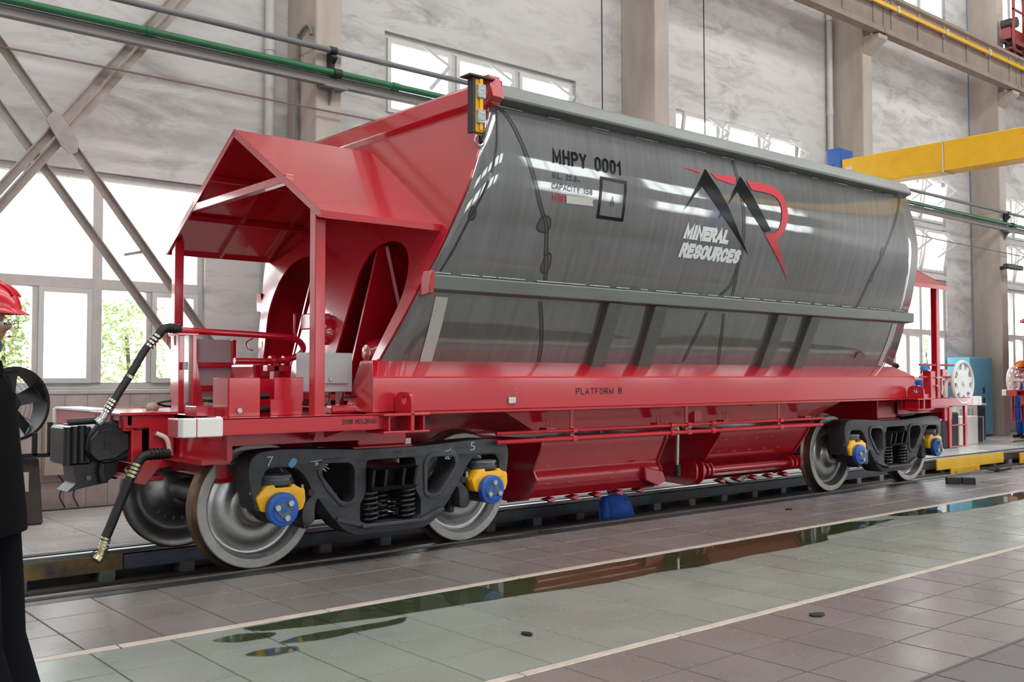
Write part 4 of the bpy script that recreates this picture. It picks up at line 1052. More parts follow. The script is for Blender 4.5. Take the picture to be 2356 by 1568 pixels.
def bogie_side(xb, near, first, tags=False):
    sY = 1 if near else -1
    q = (lambda y: y) if near else (lambda y: 2 * YC - y)
    X = lambda u: xb + u * .978
    Z = lambda z: z * .978 + .032
    sf = obj('bogie_frame', MB().add([(X(p[0]), q(6.785 + p[2]), Z(p[1])) for p in sfv], sff), M['cast'], wagon, smooth=40)
    for rv, rf in rings: obj('window_rim', MB().add([(X(p[0]), q(6.664 + p[2]), Z(p[1])) for p in rv], rf), M['cast'], sf, smooth=40)
    # inner web so the frame is a hollow box casting
    obj('lower_flange', MB().loft([(X(-.52), q(6.64), Z(.33)), (X(-.50), q(6.64), Z(.36)), (X(-.50), q(6.84), Z(.36)), (X(-.52), q(6.84), Z(.33))],
                                  [(X(-.26), q(6.62), Z(.255)), (X(-.24), q(6.62), Z(.28)), (X(-.24), q(6.86), Z(.28)), (X(-.26), q(6.86), Z(.255))]), M['cast'], sf, smooth=0)
    obj('lower_flange', MB().loft([(X(.52), q(6.64), Z(.33)), (X(.50), q(6.64), Z(.36)), (X(.50), q(6.84), Z(.36)), (X(.52), q(6.84), Z(.33))],
                                  [(X(.26), q(6.62), Z(.255)), (X(.24), q(6.62), Z(.28)), (X(.24), q(6.86), Z(.28)), (X(.26), q(6.86), Z(.255))]), M['cast'], sf, smooth=0)
    obj('spring_seat', B(X(-.31), X(.31), min(q(6.60), q(6.92)), max(q(6.60), q(6.92)), Z(.255), Z(.285)), M['cast'], sf, smooth=0, bevel=.006)
    for u, yy, r in ((-.19, 6.70, .066), (-.02, 6.80, .066), (.165, 6.70, .066), (-.19, 6.84, .066), (.165, 6.84, .066)):
        obj('coil_spring', coil(X(u), q(yy), Z(.29), Z(.53), r, .0125, 6), M['castblack'], sf)
        obj('inner_spring', coil(X(u), q(yy), Z(.29), Z(.53), r * .55, .008, 8), M['castblack'], sf)
    be = MB()
    y0, y1 = 6.60, 6.95
    def hx(u0, u1, v0, v1, z0, z1, ya=y0):
        be.hexa([(X(u0), q(ya + .03), Z(z0)), (X(u1), q(ya + .03), Z(z0)), (X(u1), q(y1), Z(z0)), (X(u0), q(y1), Z(z0))], [(X(v0), q(ya), Z(z1)), (X(v1), q(ya), Z(z1)), (X(v1), q(y1), Z(z1)), (X(v0), q(y1), Z(z1))])
    hx(-.21, .21, -.21, .21, .535, .565); hx(-.225, .225, -.225, .225, .70, .722)
    for u in (-.2, -.085, .085, .2): hx(u - .012, u + .012, u * 1.02 - .012, u * 1.02 + .012, .56, .705)
    hx(-.2, .2, -.2, .2, .56, .70, 6.72)
    obj('bolster_end', be, M['castblack'], sf, smooth=0)
    for k in (-1, 1):
        xa = xb + k * .9775
        ad_ = obj('bearing_adapter', MB().add([(xa + p[0], q(6.70 + p[2]), p[1] - .005) for p in adv], adf), M['yellow'], sf, smooth=40)
        obj('bearing_pad', MB().lathe([(0, .10), (.012, .125), (.035, .135), (.038, .120), (.058, .120), (.062, .132), (.08, .125), (.085, .10)], (xa + .01, q(6.76), .648), (0, 0, 1), 24), M['padgrey'], sf)
        obj('bearing', MB().lathe([(0, .10), (.01, .118), (.24, .118), (.25, .09)], (xa, q(6.625), ZA + .01), (0, sY, 0), 28), M['rubber'], sf)
        obj('bearing_cap', MB().lathe([(0, .06), (0, .088), (.006, .09), (.008, .116), (.014, .122), (.06, .122)], (xa, q(6.575), ZA + .01), (0, sY, 0), 32), M['bluecap'], sf)
        rot = random.uniform(0, 2 * PI)
        rot = {0: .25, 1: PI}.get(first + (k + 1) // 2, rot) if near else rot
        lp = [(p[0] * math.cos(rot) - p[1] * math.sin(rot), p[0] * math.sin(rot) + p[1] * math.cos(rot)) for p in tri]
        v = [(xa + p[0], q(6.571), ZA + .01 + p[1]) for p in lp] + [(xa + p[0], q(6.577), ZA + .01 + p[1]) for p in lp]; n = len(lp)
        obj('locking_plate', MB().add(v, [tuple(range(n)), tuple(range(2 * n - 1, n - 1, -1))] + [(i, (i + 1) % n, n + (i + 1) % n, n + i) for i in range(n)]), M['padgrey'], sf, smooth=0)
        obj('cap_centre', MB().cyl((xa, q(6.569), ZA + .01), (xa, q(6.575), ZA + .01), .026, 14), M['bluecap'], sf)
        for b_ in range(3):
            t = rot + PI / 2 + PI / 3 + b_ * 2 * PI / 3
            px_, pz_ = xa + .062 * math.cos(t), ZA + .01 + .062 * math.sin(t)
            obj('cap_bolt', MB().cyl((px_, q(6.55), pz_), (px_, q(6.572), pz_), .0225, 6), M['bolt'], sf, smooth=0)
        for s in (-1, 1): obj('adapter_bolt', MB().cyl((xa + s * .205, q(6.69), .60), (xa + s * .205, q(6.69), .645), .012, 6), M['bolt'], sf, smooth=0)
        obj('pedestal_hole', MB().cyl((xa - k * .262, q(6.66), Z(.565)), (xa - k * .262, q(6.67), Z(.565)), .026, 14), M['rubber'], sf)
        bh = MB().box(xa - k * .29 - .03, xa - k * .29 + .03, min(q(6.78), q(6.95)), max(q(6.78), q(6.95)), .30, .46)
        obj('brake_hanger', bh, M['castblack'], sf, smooth=0, bevel=.01)
    return sf
def flat_y(y): return lambda u, w: (u, y, w)
fr_near = bogie_side(4.41, True, 0); bogie_side(4.41, False, 0)
fr2 = bogie_side(2 * XC - 4.41, True, 0); bogie_side(2 * XC - 4.41, False, 0)
CH = mat('chalk', (190, 194, 198), 0.8); CHB = mat('blue_chalk', (96, 150, 190), 0.8)
for txt, a, b_, c, d, m_ in (('ZSW', 4.155, 4.27, .828, .858, M['castblack']), ('NRL  C25', 4.43, 4.64, .832, .86, M['castblack']), ('10-13', 5.05, 5.165, .842, .868, M['castblack']),
                             ('7', 3.335, 3.385, .80, .868, CH), ('5', 5.20, 5.25, .825, .893, CH)):
    decal('cast_mark', fit_text(txt, a, b_, c, d, flat_y(6.662), 0.0 if m_ is not CH else -.012), m_, fr_near)
decal('chalk_smudge', MB().prism(round_poly([(3.50, .80), (3.54, .85), (3.58, .84), (3.57, .80), (3.535, .77)], .02), 'y', 6.6622, 6.663), CHB, fr_near)
for k in range(14):
    x = 3.68 + random.uniform(0, .12); z = .755 + random.uniform(0, .08)
    decal('chalk_line', MB().beam((x, 6.6625, z), (x + .05, 6.6625, z + random.uniform(-.05, .03)), .0008, .004, (0, 0, 1)), CH, fr_near)
    x = 4.90 + random.uniform(0, .1); z = .765 + random.uniform(0, .08)
    decal('chalk_line', MB().beam((x, 6.6625, z), (x + .05, 6.6625, z + random.uniform(-.04, .04)), .0008, .004, (0, 0, 1)), CH, fr_near)
# bolsters, brake beams, rods between the frames
for xb in (4.41, 2 * XC - 4.41):
    obj('truck_bolster', MB().prism([(6.9, .56), (6.9, .70), (7.5, .80), (8.13, .80), (8.73, .70), (8.73, .56), (8.2, .46), (7.4, .46)], 'x', xb - .2, xb + .2), M['castblack'], wagon, smooth=0, bevel=.01)
    obj('body_bolster', MB().box(xb - .24, xb + .22, 6.78, 8.85, .90, 1.15), RED, wagon, smooth=0, bevel=.01)
    obj('bolster_foot', MB().box(xb - .30, xb + .26, 6.75, 8.88, .865, .90), RED, wagon, smooth=0, bevel=.006)
    obj('centre_plate', MB().cyl((xb, YC, .79), (xb, YC, .90), .18, 20), M['castblack'], wagon)
    for k in (-1, 1):
        obj('brake_beam', MB().cyl((xb + k * .45, 7.0, .42), (xb + k * .45, 8.63, .42), .035, 10), M['castblack'], wagon)
        for yy in (7.06, 8.57): obj('brake_shoe', MB().box(xb + k * .46 - .05, xb + k * .46 + .05, yy - .05, yy + .05, .32, .62), M['castblack'], wagon, smooth=0, bevel=.01)

# ---------------------------------------------------------------- end platforms with canopies
def end_platform(sx):
    fx = (lambda x: x) if sx == 0 else (lambda x: 2 * XC - x)
    def fb(mb, a, b_, c, d, e, f_): return mb.box(min(fx(a), fx(b_)), max(fx(a), fx(b_)), c, d, e, f_)
    pf = obj('end_platform', fb(fb(fb(fb(MB(), 2.98, 4.30, 6.44, 9.19, 1.128, 1.160), 4.3, 4.6, 6.6, 9.0, 1.128, 1.16), 2.68, 2.98, 6.44, 6.66, 1.128, 1.16), 2.68, 2.98, 7.5, 9.19, 1.128, 1.16), RED, wagon, smooth=0)
    for yy, s in ((6.38, 1), (9.25, -1)):
        e = MB(); a0, a1 = min(yy, yy + s * .012), max(yy, yy + s * .012)
        fb(e, 2.60, 4.20, a0, a1, 1.055, 1.166); a0, a1 = min(yy, yy + s * .075), max(yy, yy + s * .075)
        fb(e, 2.60, 4.20, a0, a1, 1.154, 1.1665); fb(e, 2.60, 4.20, a0, a1, 1.050, 1.062)
        obj('side_channel', e, RED, pf, smooth=0, bevel=.003)
        w = MB(); a0, a1 = min(yy - s * .006, yy + s * .08), max(yy - s * .006, yy + s * .08)
        fb(w, 2.69, 2.87, a0, a1, 1.045, 1.172)
        obj('white_corner', w, M['white'], pf, smooth=0, bevel=.008, seg=2)
        w = MB(); fb(w, 2.59, 2.685, a0, a1 if s > 0 else a1, 1.045, 1.172)
        obj('white_corner', w, M['white'], pf, smooth=0, bevel=.008, seg=2)
    obj('headstock', fb(fb(fb(fb(MB(), 2.60, 2.68, 6.47, 6.66, 1.04, 1.166), 2.60, 2.68, 7.5, 9.16, 1.04, 1.166), 2.98, 3.03, 6.66, 7.5, 1.0, 1.166), 2.66, 2.74, 7.5, 8.13, .80, 1.05), RED, pf, smooth=0, bevel=.006)
    obj('edge_highlight', fb(MB(), 2.58, 2.80, 8.2, 9.16, 1.166, 1.186), M['white'], pf, smooth=0, bevel=.004)  # white strip puts the bright highlight on the deck edge into colour
    # draft gear pocket
    dp = MB()
    side = [(2.60, 1.16), (2.98, 1.16), (2.98, .76), (2.86, .75), (2.76, .63), (2.63, .665), (2.70, .80), (2.79, .84), (2.79, 1.06), (2.60, 1.06)]
    for y0 in (7.49, 8.11): dp.prism([(fx(p[0]), p[1]) for p in side], 'y', y0, y0 + .028)
    fb(dp, 2.56, 3.0, 7.47, 8.16, 1.155, 1.18); fb(dp, 2.72, 2.9, 7.5, 8.13, .66, .70); fb(dp, 2.62, 2.66, 7.49, 8.13, 1.08, 1.16)
    for i in range(3): fb(dp, 2.585, 2.62, 7.55 + i * .2, 7.6 + i * .2, 1.06, 1.17)
    obj('draft_pocket', dp, RED, pf, smooth=0, bevel=.006)
    obj('pocket_shade', fb(MB(), 2.9, 2.97, 7.52, 8.11, .72, 1.15), M['castblack'], pf, smooth=0)  # black sheet stands in for the shade inside the pocket
    for yy in (6.75, 7.2, 8.43, 8.88):
        obj('platform_rib', fb(MB(), 3.03, 4.2, yy - .008, yy + .008, .95, 1.13), RED, pf, smooth=0)
    obj('cross_member', fb(fb(MB(), 3.0, 3.04, 6.6, 9.05, .86, 1.13), 2.9, 3.12, 6.8, 8.83, .82, .86), RED, pf, smooth=0)
    obj('cross_rail', fb(MB(), 3.10, 3.16, 6.95, 8.7, .70, .80), RED, pf, smooth=0)
    for yy in (7.05, 7.25): obj('hanger_block', fb(MB(), 3.12, 3.25, yy, yy + .08, .66, .74), RED, pf, smooth=0)
    br = MB().beam((fx(3.62), 6.52, 1.05), (fx(4.0), 7.3, .84), .05, .05); br.beam((fx(3.95), 6.55, 1.07), (fx(3.62), 7.4, .80), .05, .05)
    obj('diagonal_brace', br, RED, pf, smooth=0)
    # canopy
    cp = empty('canopy', (fx(4.2), YC, 2.65)); cp.parent = wagon; cp.location = Vector((fx(4.2), YC, 2.65)) - wloc(wagon)
    ye, ze, zr = 6.35, 2.648, 3.515
    for s in (1, -1):
        yy = lambda y: YC + s * (y - YC)
        A = [(fx(3.585), yy(ye), ze), (fx(3.585), YC, zr), (fx(3.585), YC, zr - .014), (fx(3.585), yy(ye), ze - .014)]
        Bq = [(fx(xe(ze) - .01), yy(ye), ze), (fx(xe(zr) - .01), YC, zr), (fx(xe(zr) - .01), YC, zr - .014), (fx(xe(ze) - .01), yy(ye), ze - .014)]
        obj('roof_sheet', MB().loft(A, Bq), RED, cp, smooth=0)
        obj('eave_lip', MB().loft([(fx(3.585), yy(ye), ze + .002), (fx(3.585), yy(ye + .012), ze + .002), (fx(3.585), yy(ye + .012), ze - .05), (fx(3.585), yy(ye), ze - .05)],
                                  [(fx(4.70), yy(ye), ze + .002), (fx(4.70), yy(ye + .012), ze + .002), (fx(4.69), yy(ye + .012), ze - .05), (fx(4.69), yy(ye), ze - .05)]), RED, cp, smooth=0)
        n = Vector((0, s * (zr - ze), -(YC - ye))).normalized() * .055
        a, b_ = Vector((fx(3.59), yy(ye), ze)), Vector((fx(3.59), YC, zr))
        nn = Vector((0, yy(ye) - YC, ze - zr)).normalized()
        obj('barge_angle', MB().loft([a + Vector((-.004, 0, .004)), a + Vector((.012 if sx == 0 else -.012, 0, .004)), a + n + Vector((.012 if sx == 0 else -.012, 0, 0)), a + n + Vector((-.004, 0, 0))],
                                     [b_ + Vector((-.004, 0, .004)), b_ + Vector((.012 if sx == 0 else -.012, 0, .004)), b_ + n + Vector((.012 if sx == 0 else -.012, 0, 0)), b_ + n + Vector((-.004, 0, 0))]), RED, cp, smooth=0)
        for t in (.34, .67):
            py, pz = YC + (yy(ye) - YC) * t, zr + (ze - zr) * t - .04
            obj('purlin', MB().beam((fx(3.6), py, pz), (fx(xe(pz) - .02), py, pz), .04, .05), RED, cp, smooth=0)
        for xx in (4.12, 4.62):
            obj('rafter', MB().beam((fx(xx), yy(ye + .02), ze - .03), (fx(xx), YC, zr - .035), .03, .04), RED, cp, smooth=0)
    obj('tie_beam', MB().box(min(fx(3.59), fx(3.66)), max(fx(3.59), fx(3.66)), 6.90, 8.73, 2.935, 3.0), RED, cp, smooth=0, bevel=.004)
    for yy in (6.50, 2 * YC - 6.50):
        obj('canopy_post', fb(MB(), 3.603, 3.69, yy - .043, yy + .043, 1.16, 2.72), RED, cp, smooth=0, bevel=.006)
    return pf, cp
pfL, cpL = end_platform(0)
pfR, cpR = end_platform(1)
stroke_text('DOOR RES.DRAIN', 3.79, 4.085, 1.096, 1.134, flat_y(6.378), .0055, .5, m=M['castblack'], parent=pfL)

# couplers
def coupler(sx):
    fx = (lambda x: x) if sx == 0 else (lambda x: 2 * XC - x)
    K = M['castblack']
    P_ = lambda L: [(fx(a), b_) for a, b_ in L]
    cpl = obj('coupler', MB().prism(round_poly(P_([(2.37, 1.02), (2.44, 1.11), (2.66, 1.125), (2.73, 1.03), (2.73, .86), (2.66, .835), (2.50, .80), (2.41, .83), (2.355, .90)]), .03, 3), 'y', 7.58, 7.98), K, wagon, smooth=35, bevel=.012)
    obj('shank', B(min(fx(2.68), fx(3.0)), max(fx(2.68), fx(3.0)), 7.66, 7.97, .855, 1.03), K, cpl, smooth=0, bevel=.02, seg=2)
    for x0, z0, z1 in ((2.245, .80, 1.08), (2.295, .815, 1.085), (2.345, .82, 1.09)):
        obj('guard_rib', MB().cyl((fx(x0), 7.64, z0), (fx(x0), 7.64, z1), .030, 12), K, cpl)
    obj('guard_arm', B(min(fx(2.23), fx(2.42)), max(fx(2.23), fx(2.42)), 7.64, 8.02, .80, 1.08), K, cpl, smooth=0, bevel=.015)
    obj('knuckle', MB().lathe([(0, .05), (.02, .07), (.24, .07), (.26, .05)], (fx(2.36), 7.96, .83), (0, 0, 1), 18), K, cpl)
    obj('face_plate', MB().prism(round_poly(P_([(2.375, .985), (2.43, 1.055), (2.57, 1.075), (2.66, 1.02), (2.66, .90), (2.56, .835), (2.43, .825), (2.375, .885)]), .012, 2), 'y', 7.545, 7.60), K, cpl, smooth=35, bevel=.01)
    for z in (.915, .945): obj('slot_shade', B(min(fx(2.475), fx(2.56)), max(fx(2.475), fx(2.56)), 7.538, 7.55, z, z + .024), M['rubber'], cpl, smooth=0)  # dark plates paint the shaded hollow instead of cutting it
    obj('lock_lift', MB().prism(round_poly(P_([(2.30, .84), (2.62, .84), (2.61, .72), (2.53, .655), (2.34, .625), (2.245, .60), (2.32, .665), (2.30, .74)]), .02, 3), 'y', 7.66, 7.92), K, cpl, smooth=35, bevel=.01)
    obj('toggle', MB().prism(P_([(2.47, .86), (2.51, .86), (2.50, .74), (2.53, .66), (2.48, .66), (2.46, .72)]), 'y', 7.60, 7.66), K, cpl, smooth=0, bevel=.006)
    obj('toggle_bolt', MB().cyl((fx(2.40), 7.64, .70), (fx(2.40), 7.67, .70), .02, 6), M['padgrey'], cpl, smooth=0)
    obj('top_bar', MB().cyl((fx(2.24), 7.62, 1.115), (fx(2.46), 7.62, 1.125), .026, 12), K, cpl)
    return cpl
coupler(0); coupler(1)

# ---- fittings on the near (left) platform
hs = obj('air_hose', MB().tube(smooth_path([(2.905, 7.62, 1.78), (2.80, 7.62, 1.66), (2.70, 7.60, 1.50), (2.58, 7.57, 1.32), (2.50, 7.54, 1.20)]), .030, 12), M['rubber'], wagon)
obj('hose_elbow', MB().tube(smooth_path([(3.06, 7.62, 1.812), (2.98, 7.62, 1.825), (2.93, 7.62, 1.81), (2.895, 7.62, 1.765)]), [.034] * 19, 12), M['rubber'], hs)
for k in range(4):
    p = Vector((2.985 + .025 * k, 7.62, 1.822 - .002 * k)); obj('clip_ring', MB().cyl(p - Vector((.007, 0, 0)), p + Vector((.007, 0, 0)), .041, 12), M['castblack'], hs)
for t, n_ in ((0.0, 4), (1.0, 4)):
    for k in range(n_):
        a = Vector((2.885, 7.62, 1.755)) + Vector((-.020, 0, -.025)) * k if t == 0 else Vector((2.49, 7.54, 1.19)) + Vector((.016, .005, .024)) * k
        d = Vector((-.6, 0, -.75)).normalized() * .009
        obj('ferrule', MB().cyl(a - d, a + d, .036, 12), M['chrome'], hs)
obj('glad_hand', MB().tube(smooth_path([(2.49, 7.54, 1.19), (2.455, 7.53, 1.135), (2.42, 7.53, 1.105)]), [.026] * 7 + [.034] * 6, 12), M['bolt'], hs)
obj('hose_label', MB().cyl((2.672, 7.592, 1.452), (2.662, 7.590, 1.436), .0315, 12), M['white'], hs)
h2 = obj('air_hose', MB().tube(smooth_path([(2.66, 7.36, .83), (2.60, 7.36, .70), (2.53, 7.37, .52), (2.47, 7.38, .36), (2.43, 7.38, .27)]), .035, 12), M['rubber'], wagon)
obj('hose_elbow', MB().tube(smooth_path([(2.89, 7.36, .872), (2.78, 7.36, .872), (2.70, 7.36, .86), (2.66, 7.36, .82)]), .036, 12), M['rubber'], h2)
for k in range(4):
    xx = 2.75 + .03 * k; obj('clip_ring', MB().cyl((xx - .007, 7.36, .874), (xx + .007, 7.36, .874), .044, 12), M['castblack'], h2)
for k in range(4):
    a = Vector((2.65, 7.36, .80)) + Vector((-.012, .001, -.026)) * k; d = Vector((-.4, 0, -.9)).normalized() * .009
    obj('ferrule', MB().cyl(a - d, a + d, .041, 12), M['brass'], h2)
    a = Vector((2.44, 7.38, .285)) + Vector((-.006, 0, -.022)) * k
    obj('ferrule', MB().cyl(a - d * .8, a + d * .8, .039, 12), M['brass'], h2)
obj('glad_hand', MB().tube(smooth_path([(2.42, 7.38, .22), (2.405, 7.38, .17), (2.375, 7.37, .135)]), [.028] * 7 + [.036] * 6, 12), M['brass'], h2)
obj('cable_tie', MB().tube([(2.40 + .06 * math.cos(q), 7.38, .18 + .03 * math.sin(q)) for q in [i * PI / 7 for i in range(14)]], .004, 5, True), M['rubber'], h2)
obj('release_handle', MB().tube(smooth_path([(2.83, 7.47, 1.02), (2.90, 7.45, .98), (2.925, 7.45, .90), (2.92, 7.45, .88)]), [.018] * 19, 8), M['white'], wagon)
bp_ = obj('brake_pipe', MB().tube(smooth_path([(3.05, 7.62, 1.81), (3.4, 7.60, 1.80), (3.85, 7.60, 1.785), (4.06, 7.62, 1.765), (4.15, 7.64, 1.70), (4.12, 7.66, 1.63), (3.98, 7.66, 1.585), (3.80, 7.62, 1.575), (3.52, 7.62, 1.575)]), .026, 12), RED, wagon)
for xx in (3.86, 3.98): obj('pipe_clip', MB().cyl((xx - .02, 7.64, 1.58), (xx + .02, 7.64, 1.58), .042, 12), RED, bp_)
obj('pipe_bracket', MB().box(3.86, 3.91, 7.60, 7.68, 1.16, 1.56).box(3.80, 4.02, 7.6, 7.68, 1.49, 1.54), RED, wagon, smooth=0, bevel=.005)
pr_ = obj('pipe_post', MB().box(3.03, 3.075, 7.55, 7.69, 1.16, 1.79).box(3.12, 3.155, 7.50, 7.70, 1.16, 1.77).box(3.0, 3.17, 7.5, 7.7, 1.765, 1.785), RED, wagon, smooth=0, bevel=.004)
obj('post_clip', MB().cyl((3.065, 7.5, 1.50), (3.065, 7.5, 1.56), .02, 8), M['tape'], pr_)
for k in range(2): obj('u_bolt_leg', MB().cyl((2.95 + .06 * k, 7.58, 1.69), (2.95 + .06 * k, 7.58, 1.77), .008, 6), RED, pr_)
obj('gusset_plate', MB().prism([(3.20, 1.16), (3.33, 1.16), (3.225, 1.78), (3.19, 1.78)], 'y', 7.75, 7.765), RED, wagon, smooth=0)
# framed grey panel at the far edge of the platform
lf = MB(); y0 = 9.07
for xx in (3.80, 4.19): lf.box(xx - .022, xx + .022, y0, y0 + .04, 1.16, 1.80)
for zz in (1.34, 1.56): lf.box(3.80, 4.19, y0 - .002, y0 + .038, zz - .022, zz + .022)
ls = obj('step_ladder', lf, RED, wagon, smooth=0, bevel=.003)
obj('back_panel', B(3.80, 4.19, y0 + .042, y0 + .05, 1.25, 1.80), M['panelgrey'], ls, smooth=0)
# valve housing plates, cylinder
vh = obj('valve_housing', MB().box(3.06, 3.30, 6.705, 6.72, 1.16, 1.44).box(3.06, 3.075, 6.72, 6.98, 1.16, 1.44).box(3.06, 3.60, 6.97, 6.985, 1.16, 1.43), RED, wagon, smooth=0, bevel=.004)
obj('plate_knob', MB().lathe([(0, .0), (0, .018), (.006, .02), (.02, .02)], (3.135, 6.685, 1.205), (0, 1, 0), 16), M['bolt'], vh)
obj('housing_plate', MB().box(3.44, 3.68, 6.76, 6.775, 1.26, 1.44).box(3.665, 3.68, 6.775, 6.98, 1.16, 1.44).box(3.40, 3.66, 6.74, 6.755, 1.16, 1.28), RED, wagon, smooth=0, bevel=.004)
obj('valve_cylinder', MB().cyl((3.26, 6.86, 1.20), (3.56, 6.86, 1.205), .022, 14), M['rubber'], wagon)
obj('valve_coupling', MB().cyl((3.30, 6.9, 1.30), (3.46, 6.9, 1.302), .022, 12), M['rubber'], wagon)
obj('wiring', MB().tube(smooth_path([(3.5, 8.2, 1.26), (3.3, 8.25, 1.25), (3.15, 8.3, 1.22), (3.35, 8.32, 1.19), (3.6, 8.3, 1.24), (3.7, 8.3, 1.22), (3.4, 8.34, 1.27)]), .010, 6), M['rubber'], wagon)
obj('deck_beam', MB().box(2.98, 3.40, 6.94, 7.10, 1.16, 1.225).box(2.90, 3.0, 6.9, 7.1, 1.16, 1.235), RED, wagon, smooth=0, bevel=.005)
obj('deck_channel', MB().box(3.95, 4.35, 6.80, 6.95, 1.16, 1.225), RED, wagon, smooth=0, bevel=.02, seg=2)
# grey control cabinet
cab = obj('control_cabinet', B(3.80, 4.19, 6.90, 7.11, 1.325, 1.635), M['cabgrey'], wagon, smooth=0, bevel=.006)
obj('cabinet_door', B(3.885, 4.145, 6.885, 6.90, 1.39, 1.60), M['cabgrey'], cab, smooth=0, bevel=.005)
obj('door_lock', MB().cyl((3.98, 6.872, 1.425), (3.98, 6.886, 1.425), .014, 12), M['chrome'], cab)
obj('cabinet_foot', MB().box(4.0, 4.05, 7.0, 7.06, 1.16, 1.325).box(4.13, 4.17, 7.0, 7.06, 1.16, 1.325), RED, cab, smooth=0)
obj('cabinet_cable', MB().tube(smooth_path([(3.85, 6.92, 1.32), (3.86, 6.90, 1.25), (3.80, 6.88, 1.19)]), .006, 6), M['rubber'], cab)
obj('cabinet_cable', MB().tube(smooth_path([(4.01, 6.95, 1.32), (3.99, 6.93, 1.25), (3.93, 6.92, 1.21)]), .006, 6), M['rubber'], cab)
vl = obj('drain_valve', MB().box(4.19, 4.225, 6.82, 6.85, 1.20, 1.285).cyl((4.205, 6.835, 1.17), (4.205, 6.835, 1.22), .014, 8), M['brass'], wagon, smooth=0, bevel=.004)
obj('valve_lever', MB().cyl((4.06, 6.835, 1.285), (4.22, 6.835, 1.29), .008, 8), M['rubber'], vl)
obj('valve_tap', MB().cyl((4.215, 6.82, 1.225), (4.27, 6.81, 1.235), .012, 6), M['yellow'], vl)
# red tub under the brake pipe, lamp housing, air tank
obj('sand_tub', MB().hexa([(3.85, 7.85, 1.20), (4.12, 7.85, 1.20), (4.12, 8.2, 1.20), (3.85, 8.2, 1.20)], [(3.77, 7.80, 1.55), (4.14, 7.80, 1.55), (4.14, 8.25, 1.55), (3.77, 8.25, 1.55)]), RED, wagon, smooth=0, bevel=.02, seg=2)
lb = obj('lamp_housing', MB().prism([(7.70, 2.00), (7.92, 2.00), (7.94, 1.86), (7.70, 1.86)], 'x', 4.28, 4.46), RED, wagon, smooth=0, bevel=.01)
obj('lamp_dome', MB().sphere((4.42, 7.66, 1.83), .10, 16, 10, (1, .7, 1.2)), RED, lb)
obj('lamp_guard', MB().tube([(4.28, 7.98, 2.0), (4.25, 7.98, 2.0), (4.25, 7.98, 1.84), (4.28, 7.98, 1.76)], .012, 6), RED, lb)
obj('air_tank', MB().lathe([(-.10, .02), (-.09, .07), (-.05, .105), (0, .12), (.5, .12)], (4.50, 7.05, 1.64), (1, 0, 0), 20), RED, wagon)
obj('far_grab_rail', MB().tube(smooth_path([(4.36, 9.02, 1.70), (4.33, 9.06, 1.72), (4.31, 9.06, 1.78), (4.36, 9.02, 1.82)]), .008, 6), RED, wagon)
obj('rag', MB().sphere((2.98, 7.95, 1.20), .045, 10, 7, (1.2, 1, .9)), M['beigebox'], wagon)
obj('small_valve', MB().cyl((4.93, 6.98, 1.07), (5.0, 6.98, 1.07), .02, 8).cyl((4.95, 6.98, 1.04), (4.95, 6.98, 1.10), .016, 8), M['padgrey'], wagon)
obj('gas_label', B(4.76, 4.82, 6.99, 7.0, .87, .93), M['white'], wagon, smooth=0)

# ---- fittings on the far (right) platform
hwx, hwy, hwz = 13.52, 6.40, 1.36
hw = obj('hand_wheel', MB().tube([(hwx + .285 * math.cos(i * PI / 20), hwy, hwz + .285 * math.sin(i * PI / 20)) for i in range(40)], .028, 8, True), M['white'], wagon)
obj('wheel_disc', MB().lathe([(0, 0.0), (0, .17), (.012, .185), (.022, .0)], (hwx, hwy - .012, hwz), (0, 1, 0), 24, False), M['white'], hw)
for k in range(9):
    t = 2 * PI * k / 9 + .2; c_, s_ = math.cos(t), math.sin(t); u = Vector((c_, 0, s_)); w_ = Vector((-s_, 0, c_)); ctr = Vector((hwx, hwy, hwz))
    a = ctr + u * .13; b_ = ctr + u * .28
    obj('spoke', MB().loft([a + w_ * .045 + Vector((0, -.01, 0)), a - w_ * .045 + Vector((0, -.01, 0)), a - w_ * .045 + Vector((0, .01, 0)), a + w_ * .045 + Vector((0, .01, 0))],
                           [b_ + w_ * .028 + Vector((0, -.01, 0)), b_ - w_ * .028 + Vector((0, -.01, 0)), b_ - w_ * .028 + Vector((0, .01, 0)), b_ + w_ * .028 + Vector((0, .01, 0))]), M['white'], hw, smooth=0)
obj('wheel_hub', MB().cyl((hwx, hwy - .03, hwz), (hwx, hwy + .25, hwz), .035, 12), M['white'], hw)
obj('brake_stand', MB().box(13.40, 13.56, 6.62, 6.80, 1.16, 1.55).box(13.43, 13.53, 6.80, 6.86, 1.2, 1.5), RED, wagon, smooth=0, bevel=.01)
obj('chain_guard', MB().tube(smooth_path([(13.32, 6.5, 1.50), (13.24, 6.5, 1.30), (13.23, 6.5, 1.12)]), .028, 8), M['white'], wagon)
ld = MB()
for xx in (13.13, 13.58): ld.box(xx - .035, xx + .035, 6.385, 6.42, .50, 1.06)
ld.box(13.10, 13.61, 6.385, 6.42, .49, .51).box(13.10, 13.61, 6.385, 6.42, .78, .80)
lad = obj('access_ladder', ld, RED, wagon, smooth=0, bevel=.006)
obj('ladder_top', MB().box(12.4, 13.17, 6.385, 6.42, 1.03, 1.15).box(13.0, 13.10, 6.40, 6.44, .85, 1.12).box(13.17, 13.6, 6.40, 6.44, 1.05, 1.16), RED, lad, smooth=0, bevel=.006)
rl = MB()
for zz in (1.44, 1.60): rl.tube([(12.5, 6.48, zz), (13.6, 6.48, zz)], .014, 8)
obj('guard_rail', rl, RED, wagon)
obj('rail_post', MB().box(12.72, 12.84, 6.44, 6.56, 1.16, 1.52).box(12.55, 12.72, 6.46, 6.54, 1.16, 1.22), RED, wagon, smooth=0, bevel=.006)
